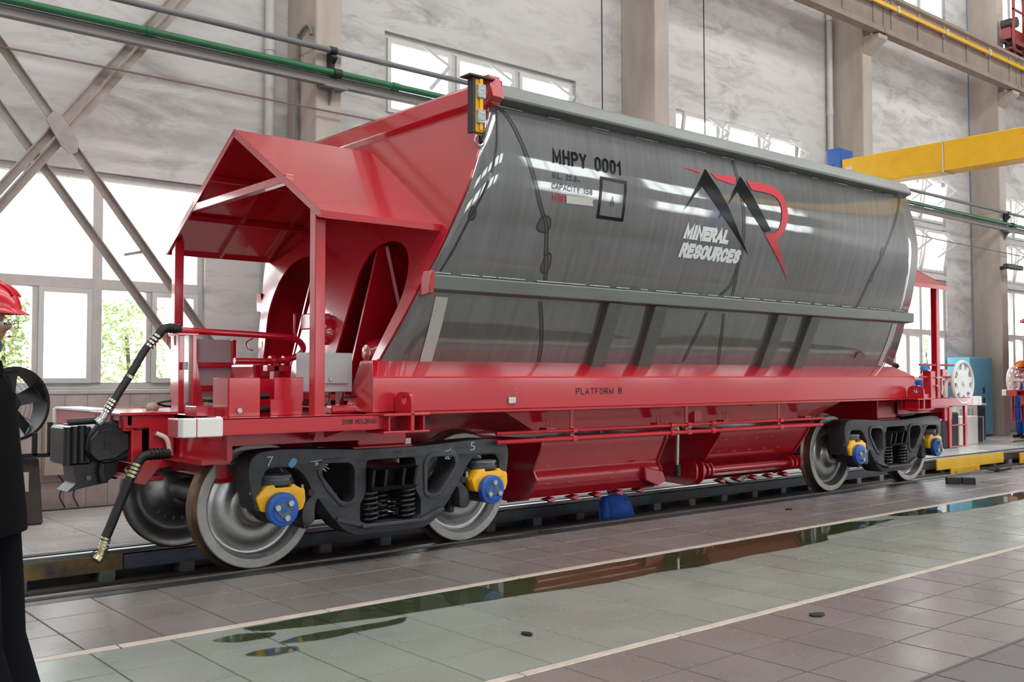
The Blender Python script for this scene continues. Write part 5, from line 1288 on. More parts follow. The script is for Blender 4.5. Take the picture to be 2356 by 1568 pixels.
obj('corner_handle', MB().tube([(12.84, 6.42, 1.43), (12.98, 6.42, 1.43), (12.98, 6.42, 1.20), (12.84, 6.42, 1.33)], .011, 6), M['white'], wagon)
obj('corner_hose', MB().tube(smooth_path([(12.25, 6.9, 1.72), (12.36, 6.9, 1.72), (12.42, 6.88, 1.66), (12.44, 6.88, 1.58)]), .016, 8), M['rubber'], wagon)
obj('corner_cables', MB().tube(smooth_path([(12.3, 6.8, 1.62), (12.42, 6.75, 1.60), (12.5, 6.8, 1.57), (12.46, 6.9, 1.60), (12.38, 6.85, 1.56), (12.55, 6.85, 1.52)]), .022, 6), M['darkgrey'], wagon)

# second wagon further along the same track, turned the other way round
def copy_tree(o, parent=None, depth=0):
    c = o.copy(); COL.objects.link(c); c.parent = parent
    for ch in o.children: copy_tree(ch, c, depth + 1)
    return c
skip = ('weld_tint', 'weld_seam', 'weld_bead', 'weld_patch', 'letter', 'emblem', 'tape_strip', 'chalk', 'cast_mark', 'air_hose', 'control_cabinet', 'wiring', 'stamped', 'inner_spring', 'weld_spot', 'cap_bolt', 'edge_weld', 'maker', 'card_clip', 'clip_wire', 'gas_label', 'rag', 'truck_bolster', 'brake_')
def copy_tree2(o, parent=None):
    c = o.copy(); COL.objects.link(c); c.parent = parent
    for ch in o.children:
        if not ch.name.startswith(skip) or ch.name.startswith('brake_stand'): copy_tree2(ch, c)
    return c
w2 = copy_tree2(wagon); w2.location = (27.0, YC, 0); w2.rotation_euler = (0, 0, PI)
w2['label'] = 'second red hopper wagon standing further along the track at the right edge'
# ------------------------------------------------------------------ services along the wall
def run_pipe(name, y, z, r, m, label, cat, x0=-6.0, x1=36.0, dz=0.0):
    return tag(obj(name, MB().tube([(x0 + (x1 - x0) * k / 8, y, z + dz * k / 8) for k in range(9)], r, 12), m, smooth=60), label, cat)
gp = run_pipe('service_pipe', 10.70, 5.462, .036, M['greypipe'], 'upper grey pipe running the length of the wall in front of the columns', 'pipe')
gn = run_pipe('service_pipe', 10.60, 5.155, .042, M['greenpipe'], 'green pipe running along the wall above the square grey duct', 'pipe')
for x in (3.9, 7.05, 10.2, 13.6, 20.0): obj('pipe_coupling', MB().cyl((x - .05, 10.60, 5.155), (x + .05, 10.60, 5.155), .050, 12), M['greenpipe'], gn)
dc = tag(obj('cable_duct', B(-6, 36, 10.655, 10.745, 5.01, 5.125), M['tray'], smooth=0, bevel=.006), 'square grey cable duct along the wall under the green pipe', 'duct')
obj('duct_lip', B(-6, 36, 10.648, 10.655, 5.085, 5.125), M['greypipe'], dc, smooth=0)
tag(obj('wall_wire', MB().tube([(-6, 10.72, 4.72), (3, 10.72, 4.71), (8, 10.72, 4.70), (22, 10.72, 4.49), (34, 10.72, 4.40)], .011, 6), M['rust'], smooth=60), 'thin rusty wire stretched along the wall below the duct', 'wire')
for cx in (6.02, 12.25, 18.66, 24.93):
    k = ['first', 'second', 'third', 'fourth'][(6.02, 12.25, 18.66, 24.93).index(cx)]
    bk = empty('pipe_bracket', (cx + .2, 10.75, 4.9), 'dark clamp bracket holding the pipes on the %s beige column from the left' % k, 'bracket')
    obj('clamp_arm', MB().prism([(10.66, 5.40), (10.80, 5.46), (10.80, 5.14), (10.74, 5.14), (10.70, 5.30), (10.63, 5.36)], 'x', cx + .14, cx + .21), M['fanblack'], bk, smooth=0, bevel=.008)
    obj('pipe_saddle', MB().lathe([(0, .046), (0, .056), (.11, .056), (.11, .046), (0, .046)], (cx + .12, 10.6, 5.155), (1, 0, 0), 12, False).lathe([(0, .040), (0, .048), (.09, .048), (.09, .040), (0, .040)], (cx + .13, 10.70, 5.462), (1, 0, 0), 12, False), M['fanblack'], bk)
    obj('support_plate', MB().box(cx + .02, cx + .34, 10.62, 10.8, 4.985, 5.005).prism([(10.66, 4.985), (10.80, 4.985), (10.80, 4.80)], 'x', cx + .17, cx + .19), M['tray'], bk, smooth=0)
for x, lab in ((5.73, 'white drain pipe down the wall left of the first column'), (18.49, 'white drain pipe down the wall beside the third column')):
    dp_ = tag(obj('drain_pipe', MB().cyl((x, 11.46, 0.1), (x, 11.46, 13.5), .062, 16), M['drain']), lab, 'pipe')
    for z in (2.2, 5.55, 6.9, 8.9): obj('pipe_socket', MB().cyl((x, 11.46, z), (x, 11.46, z + .16), .07, 16), M['drain'], dp_)
tag(obj('conduit', MB().tube(smooth_path([(5.98, 11.2, 1.5), (5.98, 11.2, 4.4), (5.98, 11.2, 5.62), (5.98, 11.15, 5.74), (5.985, 11.0, 5.80), (5.985, 10.90, 5.76), (5.985, 10.87, 5.66)], 5), .022, 10), M['greypipe']), 'thin bent grey conduit up the left face of the first column', 'conduit')

# cross brace in the left bay
xbr = empty('cross_brace', (3.14, 11.1, 2.0), 'grimy steel cross brace with centre gusset in front of the left window', 'brace')
def angle(a, b_, w):
    a, b_ = Vector(a), Vector(b_); m_ = MB()
    d = (b_ - a).normalized(); n = Vector((0, 1, 0)); s = d.cross(n).normalized()
    m_.beam(a, b_, .012, w, s); m_.beam(a + n * -.03 + s * (w / 2 - .006), b_ + n * -.03 + s * (w / 2 - .006), w * .6, .012, s)
    return m_
def seg_(p, q, t): return Vector(p).lerp(Vector(q), t)
U0, U1 = (0.3, 11.13, 0.19), (5.8, 11.13, 7.66)
for k in (-1, 1):
    off = Vector((.8, 0, -.6)) * .055 * k
    obj('brace_angle', angle(Vector(U0) + off, Vector(U1) + off, .10), M['brace'], xbr, smooth=0)
for k, yy in ((0, 11.06), (1, 11.22)):
    a = Vector((0.35, yy, 7.72)) if k == 0 else Vector((.30, yy, 7.43)); b_ = Vector((5.85, yy, .46)) if k == 0 else Vector((5.75, yy, .25))
    if k == 1: a += Vector((-.06, 0, -.12)); b_ += Vector((-.06, 0, -.12))
    obj('brace_angle', angle(a, b_, .085), M['brace'], xbr, smooth=0)
obj('gusset_plate', MB().prism(round_poly([(2.97, 4.13), (3.05, 4.24), (3.14, 4.18), (3.30, 3.94), (3.29, 3.82), (3.21, 3.80), (3.12, 3.88)], .02, 2), 'y', 11.0, 11.025), M['brace'], xbr, smooth=0)
obj('spacer', MB().beam((3.84, 11.14, 2.79), (4.05, 11.08, 2.84), .03, .03), M['brace'], xbr, smooth=0)

# crane runway
gd = empty('crane_girder', (20, 10.5, 8.46), 'long beige crane runway girder on column corbels at the upper right', 'girder')
for a, b_ in zip(COLX[1:], COLX[2:] + [37.4]):
    a += .18; b_ += .18
    obj('girder_span', MB().prism([(10.40, 8.46), (10.40, 8.56), (10.44, 8.60), (10.44, 9.18), (10.36, 9.22), (10.36, 9.29), (10.66, 9.29), (10.66, 9.22), (10.60, 9.18), (10.60, 8.46)], 'x', a + .015, b_ - .015), M['girder'], gd, smooth=0)
    n = 6
    for k in range(n):
        x = a + .35 + k * (b_ - a - .7) / (n - 1)
        obj('girder_rib', B(x - .06, x + .06, 10.415, 10.45, 8.58, 9.2), M['girder'], gd, smooth=0, bevel=.01)
obj('crane_rail', B(6, 38, 10.48, 10.54, 9.29, 9.36), M['ironedge'], gd, smooth=0)
for k in range(3): obj('conductor_rail', B(6, 38, 10.30 + .012 * k, 10.335 + .012 * k, 8.945 + .035 * k, 8.973 + .035 * k), M['craneyellow'], gd, smooth=0)
for k in range(9): obj('conductor_clip', B(15 + k * 2.1, 15.06 + k * 2.1, 10.29, 10.42, 8.93, 9.07), M['frame'], gd, smooth=0)
ec = empty('crane_end_carriage', (26, 10.5, 9.36), 'red crane end carriage with black wheels on top of the girder', 'crane')
obj('carriage_beam', B(24.75, 28.2, 10.40, 10.62, 9.66, 9.95), M['cranered'], ec, smooth=0, bevel=.02)
obj('carriage_beam', B(24.75, 28.2, 10.38, 10.64, 9.40, 9.46), M['cranered'], ec, smooth=0, bevel=.01)
obj('carriage_beam', B(24.8, 28.2, 10.30, 10.36, 9.52, 9.62), M['cranered'], ec, smooth=0, bevel=.01)
for x in (25.05, 25.55, 27.5): obj('carriage_wheel', MB().cyl((x, 10.42, 9.56), (x, 10.60, 9.56), .20, 24), M['rubber'], ec, bevel=.02)
for x in (24.78, 25.35, 26.0): obj('carriage_post', B(x, x + .05, 10.32, 10.38, 9.4, 11.6), M['cranered'], ec, smooth=0)
for z in (10.35, 10.95, 11.5): obj('carriage_rail', B(24.78, 28.2, 10.33, 10.37, z, z + .05), M['cranered'], ec, smooth=0)
obj('drive_motor', MB().cyl((25.0, 10.35, 10.1), (25.0, 10.7, 10.1), .13, 18), M['darkgrey'], ec)
obj('buffer', MB().cyl((24.5, 10.5, 9.56), (24.75, 10.5, 9.56), .05, 12), M['rubber'], ec)

# yellow gantry over the track
ga = empty('gantry_crane', (17, 6.0, 0), 'yellow gantry beam on blue legs spanning the track behind the wagon', 'crane')
for ya, yb in ((8.24, 10.18), (-1.0, 8.225)):
    obj('gantry_beam', MB().prism([(16.80, 5.0), (16.80, 5.52), (17.2, 5.52), (17.2, 5.0)], 'y', ya, yb), M['craneyellow'], ga, smooth=0, bevel=.01)
obj('beam_joint', B(16.795, 17.2, 8.225, 8.245, 4.98, 5.54), M['frame'], ga, smooth=0)
for y in (10.36, -1.2):
    lg = obj('gantry_leg', MB().box(16.88, 17.12, y - .11, y + .11, .05, 5.0), M['bluecap'], ga, smooth=0, bevel=.01)
    obj('leg_head', B(16.78, 17.22, y - .17, y + .14, 5.0, 5.76), M['bluecap'], lg, smooth=0, bevel=.02)
    obj('head_slot', B(16.775, 16.79, y - .03, y + .02, 5.3, 5.45), M['rubber'], lg, smooth=0)
    obj('foot_plate', B(16.75, 17.25, y - .22, y + .22, 0, .05), M['bluecap'], lg, smooth=0)
obj('beam_plate', B(16.79, 16.80, 9.95, 10.1, 5.3, 5.36), M['frame'], ga, smooth=0)

# cords
for (xa, xb, z1, m_, lab) in ((11.50, 11.55, 3.2, M['cord'], 'dark blue cord hanging beside the second column, left one'), (14.12, 14.17, 3.2, M['cord'], 'dark blue cord hanging in front of the second row of open windows'),
                              (24.37, 24.50, 1.9, M['cordbright'], 'bright blue hose hanging down to the blue cabinet')):
    tag(obj('hanging_cord', MB().tube([(xa, 11.3, 13.0), ((xa + xb) / 2, 11.3, 7.5), (xb, 11.3, z1)], .011, 6), m_), lab, 'cord')

# floodlight on the fourth column
fl_ = empty('floodlight', (24.75, 10.6, 4.05), 'black floodlight on a short arm on the fourth column', 'lamp')
obj('lamp_head', MB().box(24.6, 25.5, 10.5, 10.62, 4.05, 4.17), M['fanblack'], fl_, smooth=0, bevel=.02)
obj('lamp_arm', MB().cyl((24.7, 10.56, 4.1), (24.95, 10.8, 4.1), .05, 12), M['fanblack'], fl_)

# ------------------------------------------------------------------ left corner: fan, electric box
fan = empty('drum_fan', (2.55, 10.6, 0), 'black drum fan on a dark stand by the left wall', 'fan')
FC = Vector((2.55, 10.55, 1.18)); ax = Vector((.30, -.95, .05)).normalized()
obj('drum', MB().lathe([(-.12, .33), (-.12, .36), (.12, .36), (.12, .33), (-.12, .33)], FC, ax, 40, False), M['fanblack'], fan)
fu = ax.cross(Vector((0, 0, 1))).normalized(); fw = fu.cross(ax)
for k in range(5):
    t = 2 * PI * k / 5 + .3; r_ = fu * math.cos(t) + fw * math.sin(t); s_ = -fu * math.sin(t) + fw * math.cos(t)
    a, b_ = FC + r_ * .06, FC + r_ * .32
    lo = [a + s_ * .05 + ax * .03, a - s_ * .05 - ax * .03, a - s_ * .05 - ax * .038, a + s_ * .05 + ax * .022]
    hi = [b_ + s_ * .075 + ax * .05, b_ - s_ * .075 - ax * .05, b_ - s_ * .075 - ax * .058, b_ + s_ * .075 + ax * .042]
    obj('fan_blade', MB().loft(lo, hi), M['fanblack'], fan, smooth=0)
obj('motor', MB().cyl(FC - ax * .12, FC + ax * .08, .075, 20), M['fanblack'], fan)
gm = MB()
for r in (.10, .15, .20, .25, .30): gm.tube([FC - ax * .11 + (fu * math.cos(q) + fw * math.sin(q)) * r for q in [i * PI / 14 for i in range(28)]], .0025, 4, True)
for k in range(12):
    t = PI * k / 6; gm.cyl(FC - ax * .11, FC - ax * .11 + (fu * math.cos(t) + fw * math.sin(t)) * .34, .003, 4)
obj('rear_grille', gm, M['fanblack'], fan)
obj('stand_frame', MB().box(2.88, 2.92, 10.4, 10.45, .68, 1.0).box(2.30, 2.92, 10.4, 10.48, .66, .70).box(2.74, 2.78, 10.4, 10.45, .68, .9).box(2.3, 2.34, 10.4, 10.45, .68, 1.0), M['fanblack'], fan, smooth=0)
obj('stand_box', MB().hexa([(2.2, 10.45, 0), (2.86, 10.45, 0), (2.86, 10.95, 0), (2.2, 10.95, 0)], [(2.3, 10.48, .66), (2.82, 10.48, .66), (2.82, 10.9, .66), (2.3, 10.9, .66)]), M['standbrown'], fan, smooth=0, bevel=.02)
obj('notice', B(2.62, 2.72, 10.452, 10.46, .33, .52), M['beigebox'], fan, smooth=0)
eb = empty('electric_box', (3.30, 11.5, .38), 'beige electric box with yellow warning sign on the tiled wall behind the coupler', 'box')
obj('box_body', B(3.13, 3.47, 11.42, 11.535, .38, .93), M['beigebox'], eb, smooth=0, bevel=.008)
obj('warning_sign', MB().prism([(3.14, .84), (3.30, .84), (3.22, .925)], 'y', 11.412, 11.42), M['craneyellow'], eb, smooth=0)
obj('bolt_mark', MB().prism([(3.21, .915), (3.24, .915), (3.222, .888), (3.245, .888), (3.2, .848), (3.212, .876), (3.195, .876)], 'y', 11.408, 11.412), M['black'], eb, smooth=0)
for z in (.70, .55): obj('socket', B(3.20, 3.27, 11.41, 11.42, z, z + .09), M['standbrown'], eb, smooth=0)
for k, x in enumerate((3.28, 3.42)): obj('box_cable', MB().tube(smooth_path([(x, 11.48, .38), (x + .06, 11.47, .28), (x + .02, 11.47, .15), (x + .08, 11.48, .02)]), .009, 6), M['standbrown'], eb)

# ------------------------------------------------------------------ right background
bc = empty('storage_cabinet', (24.3, 11.15, 0), 'sky blue two-door steel cabinet beside the fourth column', 'cabinet')
obj('cabinet_body', B(23.52, 24.68, 10.95, 11.5, .04, 1.90), M['bluecab'], bc, smooth=0, bevel=.012)
for a, b_ in ((23.55, 24.09), (24.11, 24.65)): obj('door', B(a, b_, 10.935, 10.95, .10, 1.86), M['bluecab'], bc, smooth=0, bevel=.006)
for z in (1.05, .80): obj('handle', B(24.14, 24.20, 10.915, 10.935, z, z + .13), M['fanblack'], bc, smooth=0)
m1_ = empty('welding_machine', (22.0, 10.55, 0), 'tall off-white machine with dark front and lifting eye beside the blue cabinet', 'machine')
obj('machine_body', B(21.3, 22.35, 10.25, 10.85, 0, .82), M['offwhite'], m1_, smooth=0, bevel=.015)
obj('machine_front', B(22.35, 22.75, 10.25, 10.8, 0, .78), M['darkgrey'], m1_, smooth=0, bevel=.03)
obj('top_cover', B(21.28, 22.78, 10.24, 10.86, .80, .84), M['offwhite'], m1_, smooth=0, bevel=.008)
obj('lifting_eye', MB().tube([(22.55 + .05 * math.cos(q), 10.5, .88 + .05 * math.sin(q)) for q in [i * PI / 6 for i in range(12)]], .010, 6, True), M['bolt'], m1_)
for k in range(4): obj('vent', B(21.5 + k * .18, 21.6 + k * .18, 10.245, 10.25, .56, .74), M['cabgrey'], m1_, smooth=0)
m2_ = empty('welding_machine', (20.9, 10.1, 0), 'small white box machine with dark end in front of the taller one', 'machine')
obj('machine_body', B(20.75, 21.55, 9.88, 10.15, 0, .60), M['offwhite'], m2_, smooth=0, bevel=.012)
obj('machine_front', B(21.55, 21.78, 9.88, 10.15, .04, .57), M['darkgrey'], m2_, smooth=0, bevel=.01)
obj('edge_trim', B(21.775, 21.80, 9.87, 10.16, .03, .58), M['cabgrey'], m2_, smooth=0)
tag(obj('dark_crate', MB().box(19.5, 20.1, 9.6, 9.95, 0, .72), M['darkgrey'], smooth=0, bevel=.03), 'dark crate standing behind the far bogie', 'crate')
tag(obj('timber_strip', B(22.6, 24.2, 9.6, 9.68, 0, .04), mat('pale_timber', (200, 172, 128), .7), smooth=0, bevel=.006), 'thin timber lath lying on the pale floor near the cabinet', 'timber')
for (x0, x1, z0, z1, n_, lab) in ((16.7, 19.27, -.17, .02, 1, 'long yellow steel plate with bolted foot along the pit edge beyond the far bogie'), (20.0, 22.4, -.24, -.03, 0, 'second yellow steel plate along the pit edge at the right frame side')):
    yp = empty('edge_plate', ((x0 + x1) / 2, 8.37, z0), lab, 'plate')
    obj('plate', B(x0, x1, 8.36, 8.39, z0, z1), M['craneyellow'], yp, smooth=0, bevel=.006)
    if n_:
        obj('plate_foot', B(x0 + .45, x0 + 1.55, 8.345, 8.37, z0 - .16, z0 + .02), M['craneyellow'], yp, smooth=0, bevel=.006)
        for x in (x0 + .62, x0 + 1.38): obj('plate_bolt', MB().cyl((x, 8.33, z0 - .06), (x, 8.35, z0 - .06), .018, 8), M['bolt'], yp)
for x, y, lab in ((13.28, 6.44, 'black rubber block on the floor, the one nearer the wagon'), (13.40, 6.29, 'black rubber block on the floor, the one nearer the viewer')):
    c = Vector((x, y, .045)); m_ = MB(); d = Vector((.62, -.78, 0)); m_.beam(c - d * .085, c + d * .085, .12, .09)
    b_ = tag(obj('rubber_block', m_, M['rubber'], smooth=0, bevel=.006), lab, 'block')
    m_ = MB().beam(c - d * .03 + Vector((0, 0, .0455)), c + d * .03 + Vector((0, 0, .0455)), .08, .003); obj('block_groove', m_, M['darkgrey'], b_, smooth=0)
bs = empty('brake_shoe_block', (15.45, 6.80, 0), 'curved black brake shoe lying on the floor beyond the far bogie', 'brake shoe')
pts = [(-.20, .075), (-.1, .05), (0, .042), (.1, .05), (.20, .075), (.20, .045), (.1, .018), (0, .01), (-.1, .018), (-.20, .045)]
dx, dy = .76, -.65
obj('shoe_arc', MB().loft([(15.45 + p[0] * dx - .03 * .65, 6.80 + p[0] * dy - .03 * .76, p[1]) for p in pts], [(15.45 + p[0] * dx + .03 * .65, 6.80 + p[0] * dy + .03 * .76, p[1]) for p in pts]), M['rubber'], bs, smooth=0, bevel=.004)
obj('shoe_lug', MB().prism([(15.42, 0), (15.48, 0), (15.47, .06), (15.43, .06)], 'y', 6.77, 6.83), M['rubber'], bs, smooth=0)
for x, y, L, lab in ((6.35, 6.90, .38, 'flat black scrap plate lying at the track edge beside the near bogie'), (9.35, 6.35, .12, 'small black scrap on the pink tiles below the doors'), (5.35, 3.45, .14, 'dark crumbs on the pale divider strip in the foreground'), (3.72, 4.25, .06, 'small dark chip on the green tiles in the foreground')):
    s = MB(); n = 7
    ol = [(x + L * .5 * math.cos(2 * PI * k / n) * random.uniform(.7, 1.1), y + .04 * math.sin(2 * PI * k / n) * random.uniform(.7, 1.2)) for k in range(n)]
    tag(obj('floor_scrap', MB().prism(ol, 'z', .0015, .012), M['rubber'], smooth=0), lab, 'scrap')

# ------------------------------------------------------------------ shrubs outside the windows
def shrub(x, y, r, h, label):
    s = empty('shrub', (x, y, -.05), label, 'shrub')
    obj('stem', MB().tube(smooth_path([(x, y, -.1), (x + .05, y, h * .4), (x, y + .05, h * .8)]), .03, 6), M['bark'], s)
    mb = MB(); rr = random.Random(int(x * 10))
    for k in range(2200):
        t = rr.random() * 2 * PI; u = rr.random() ** .5; z = h * (.15 + .85 * rr.random())
        R_ = r * (1 - .5 * abs(z / h - .5)) * u
        c = Vector((x + R_ * math.cos(t), y + R_ * math.sin(t), z))
        d = Vector((rr.uniform(-1, 1), rr.uniform(-1, 1), rr.uniform(-.9, .4))).normalized(); sd = d.cross(Vector((rr.uniform(-1, 1), rr.uniform(-1, 1), 1))).normalized()
        L = rr.uniform(.07, .14)
        mb.add([c, c + d * L * .5 + sd * L * .2, c + d * L, c + d * L * .5 - sd * L * .2], [(0, 1, 2, 3)])
    o = obj('foliage', mb, M['foliage'], s, smooth=0, recalc=False); o['kind'] = 'stuff'
shrub(5.1, 14.6, .6, 2.55, 'leafy green shrub outside the left window, behind the black air hose')
shrub(3.25, 13.8, .35, 2.5, 'leafy shrub outside the left window, behind the hard hat man')
shrub(31.4, 16.0, .6, 2.8, 'green shrub outside the far right window, behind the blue helmet worker')

# ------------------------------------------------------------------ people
def person(name, loc, heading, label, cloth, trouser, lean=0.0, pose=None, height=1.75, crouch=0.0):
    J = {'pelvis': (0, 0, .95), 'spine': (.01, 0, 1.13), 'chest': (0, 0, 1.32), 'neckb': (-.01, 0, 1.47), 'neck': (.01, 0, 1.545), 'skull': (.02, 0, 1.635), 'cran': (.01, 0, 1.705), 'crown': (.0, 0, 1.755),
         'jaw': (.075, 0, 1.595), 'nose': (.125, 0, 1.648), 'brow': (.085, 0, 1.69),
         'shL': (0, .185, 1.42), 'elL': (-.04, .25, 1.13), 'wrL': (.05, .26, .90), 'hnL': (.075, .262, .84),
         'hipL': (0, .10, .90), 'knL': (.02, .115, .50), 'anL': (-.01, .12, .10), 'heL': (-.06, .12, .045), 'toL': (.17, .14, .035)}
    RAD = {'pelvis': (.125, .17), 'spine': (.115, .155), 'chest': (.135, .185), 'neckb': (.085, .10), 'neck': (.056, .056), 'skull': (.082, .072), 'cran': (.095, .076), 'crown': (.06, .05), 'jaw': (.045, .042), 'nose': (.015, .013), 'brow': (.03, .04),
           'shL': (.078, .078), 'elL': (.056, .056), 'wrL': (.040, .040), 'hnL': (.022, .042), 'hipL': (.115, .11), 'knL': (.085, .085), 'anL': (.075, .075), 'heL': (.045, .042), 'toL': (.038, .042)}
    E_ = [('pelvis', 'spine'), ('spine', 'chest'), ('chest', 'neckb'), ('neckb', 'neck'), ('neck', 'skull'), ('skull', 'cran'), ('cran', 'crown'), ('skull', 'jaw'), ('skull', 'nose'), ('cran', 'brow'),
          ('chest', 'shL'), ('shL', 'elL'), ('elL', 'wrL'), ('wrL', 'hnL'), ('pelvis', 'hipL'), ('hipL', 'knL'), ('knL', 'anL'), ('anL', 'heL'), ('heL', 'toL')]
    if pose: J.update(pose)
    # five fingers on the hand, slightly curled
    for f_, (dy, L, dx) in enumerate(((-.03, .055, .03), (-.028, .075, .0), (-.008, .085, 0), (.012, .08, 0), (.030, .062, 0))):
        h = Vector(J['hnL']); a = h + Vector((dx * .6 + .012, dy, -.03 if f_ else .0)); b_ = a + Vector((.012 + dx, dy * .25, -L * .55)); c = b_ + Vector((.0 if f_ else .01, 0, -L * .45))
        for t, p in zip('abc', (a, b_, c)): J['f%d%sL' % (f_, t)] = tuple(p); RAD['f%d%sL' % (f_, t)] = (.0095, .0095)
        E_ += [('hnL', 'f%daL' % f_), ('f%daL' % f_, 'f%dbL' % f_), ('f%dbL' % f_, 'f%dcL' % f_)]
    for k in list(J):
        if k.endswith('L'):
            kr = k[:-1] + 'R'
            if kr not in J: J[kr] = (J[k][0], -J[k][1], J[k][2])
            RAD[kr] = RAD[k]
    E_ += [tuple(n[:-1] + 'R' if n.endswith('L') else n for n in e) for e in E_ if e[0].endswith('L') or e[1].endswith('L')]
    if lean:
        for k in J:
            if J[k][2] > .93 or k[:2] in ('el', 'wr', 'hn') or k[0] == 'f' and k[1].isdigit():
                p = Vector(J[k]) - Vector((0, 0, .95)); p.rotate(Matrix.Rotation(lean, 3, 'Y')); J[k] = tuple(p + Vector((0, 0, .95)))
    sc = height / 1.775
    names = list(J); idx = {n: i for i, n in enumerate(names)}
    me = bpy.data.meshes.new('tmpskin'); me.from_pydata([tuple(Vector(J[n]) * sc) for n in names], [(idx[a], idx[b_]) for a, b_ in E_], [])
    o = bpy.data.objects.new('tmpskin', me); COL.objects.link(o)
    sk = o.modifiers.new('skin', 'SKIN'); sk.use_smooth_shade = True; sk.branch_smoothing = .3
    if not me.skin_vertices: me.attributes  # layer is made with the modifier
    for i, n in enumerate(names):
        sv = me.skin_vertices[0].data[i]; sv.radius = (RAD[n][0] * sc, RAD[n][1] * sc); sv.use_root = (n == 'pelvis')
    ss = o.modifiers.new('sub', 'SUBSURF'); ss.levels = 2; ss.render_levels = 2
    dg = bpy.context.evaluated_depsgraph_get(); dg.update()
    bme = bpy.data.meshes.new_from_object(o.evaluated_get(dg)); bpy.data.objects.remove(o); bpy.data.meshes.remove(me)
    for m_ in (cloth, trouser, M['skin'], M['shoe']): bme.materials.append(m_)
    segs = []
    for a, b_ in E_:
        if any(t in ('skull', 'cran', 'crown', 'jaw', 'nose', 'brow') for t in (a, b_)): k = 2
        elif a.startswith('hn') or b_.startswith('hn') or (a[0] == 'f' and a[1].isdigit()): k = 2
        elif a == 'neck' or b_ == 'neck': k = 2
        elif b_[:2] in ('he', 'to') or a[:2] in ('he', 'to'): k = 3
        elif b_[:2] in ('kn', 'an') or a[:2] in ('hi', 'kn'): k = 1
        else: k = 0
        segs.append((Vector(J[a]) * sc, Vector(J[b_]) * sc, k))
    for p in bme.polygons:
        c = p.center; best = None
        for a, b_, k in segs:
            d = b_ - a; t = max(0, min(1, (c - a).dot(d) / max(d.length_squared, 1e-9))); q = (c - a - d * t).length
            if best is None or q < best[0]: best = (q, k)
        p.material_index = best[1]
    bme.polygons.foreach_set('use_smooth', [True] * len(bme.polygons))
    root = empty(name, loc, label, 'person'); root.rotation_euler = (0, 0, heading)
    bo = bpy.data.objects.new('body', bme); COL.objects.link(bo); bo.parent = root; bo.name = 'body'; WL[bo.name] = Vector((0, 0, 0))
    return root, {k: Vector(v) * sc for k, v in J.items()}, sc
def child(name, mb, m_, root, smooth=40, bevel=0):
    # mesh given in the person's own coordinates
    keep = WL[root.name]; WL[root.name] = Vector((0, 0, 0)); o = obj(name, mb, m_, root, smooth=smooth, bevel=bevel); WL[root.name] = keep
    return o
def hard_hat(root, J, sc, m_):
    c = J['cran'] + Vector((0.005, 0, .012)) * sc
    mb = MB().sphere(c, .135 * sc, 28, 12, (1.08, .86, 1.02), True)
    h = child('hard_hat', mb, m_, root)
    n = 28; v = []
    for k in range(n):
        q = 2 * PI * k / n; f_ = max(0, math.cos(q)) ** 3
        v.append((c.x + .146 * sc * math.cos(q), c.y + .117 * sc * math.sin(q), c.z + .004)); v.append((c.x + (.155 + .028 * f_) * sc * math.cos(q), c.y + .125 * sc * math.sin(q), c.z - .008 - .010 * f_))
    br = MB().add(v + [(p[0], p[1], p[2] - .005) for p in v], [(2 * k, 2 * k + 1, (2 * k + 3) % (2 * n), (2 * k + 2) % (2 * n)) for k in range(n)] + [(2 * n + 2 * k, 2 * n + (2 * k + 2) % (2 * n), 2 * n + (2 * k + 3) % (2 * n), 2 * n + 2 * k + 1) for k in range(n)]
                  + [(2 * k + 1, 2 * n + 2 * k + 1, 2 * n + (2 * k + 3) % (2 * n), (2 * k + 3) % (2 * n)) for k in range(n)])
    WL['__hat'] = Vector((0, 0, 0))
    child('hat_brim', br, m_, root)
    rg = MB()
    for yy in (-.035, 0, .035): rg.tube([(c.x + .1475 * sc * math.cos(q), c.y + yy * sc, c.z + .138 * sc * math.sin(q) * (1 - abs(yy) * 1.2)) for q in [PI * (.15 + .7 * i / 10) for i in range(11)]], .006, 6)
    child('hat_ridge', rg, m_, root)
def face(root, J, sc):
    for s in (-1, 1):
        e = J['skull'] + Vector((.078, s * .032, .022)) * sc
        child('eye', MB().sphere(e, .012 * sc, 10, 8), M['white'], root); child('pupil', MB().sphere(e + Vector((.008, 0, 0)), .006 * sc, 8, 6), M['black'], root)
        child('ear', MB().sphere(J['skull'] + Vector((-.01, s * .078, .01)) * sc, .03 * sc, 10, 8, (.7, .35, 1.1)), M['skin'], root)
    child('mouth', MB().sphere(J['jaw'] + Vector((.042, 0, .008)) * sc, .018 * sc, 10, 6, (.4, 1.2, .3)), mat('lips', (150, 84, 78), .5), root)
    child('hair', MB().sphere(J['cran'] + Vector((-.022, 0, -.02)) * sc, .098 * sc, 16, 10, (.92, .84, .95)), M['black'], root)
mx_ = lambda J, a, d: J[a] + Vector(d)
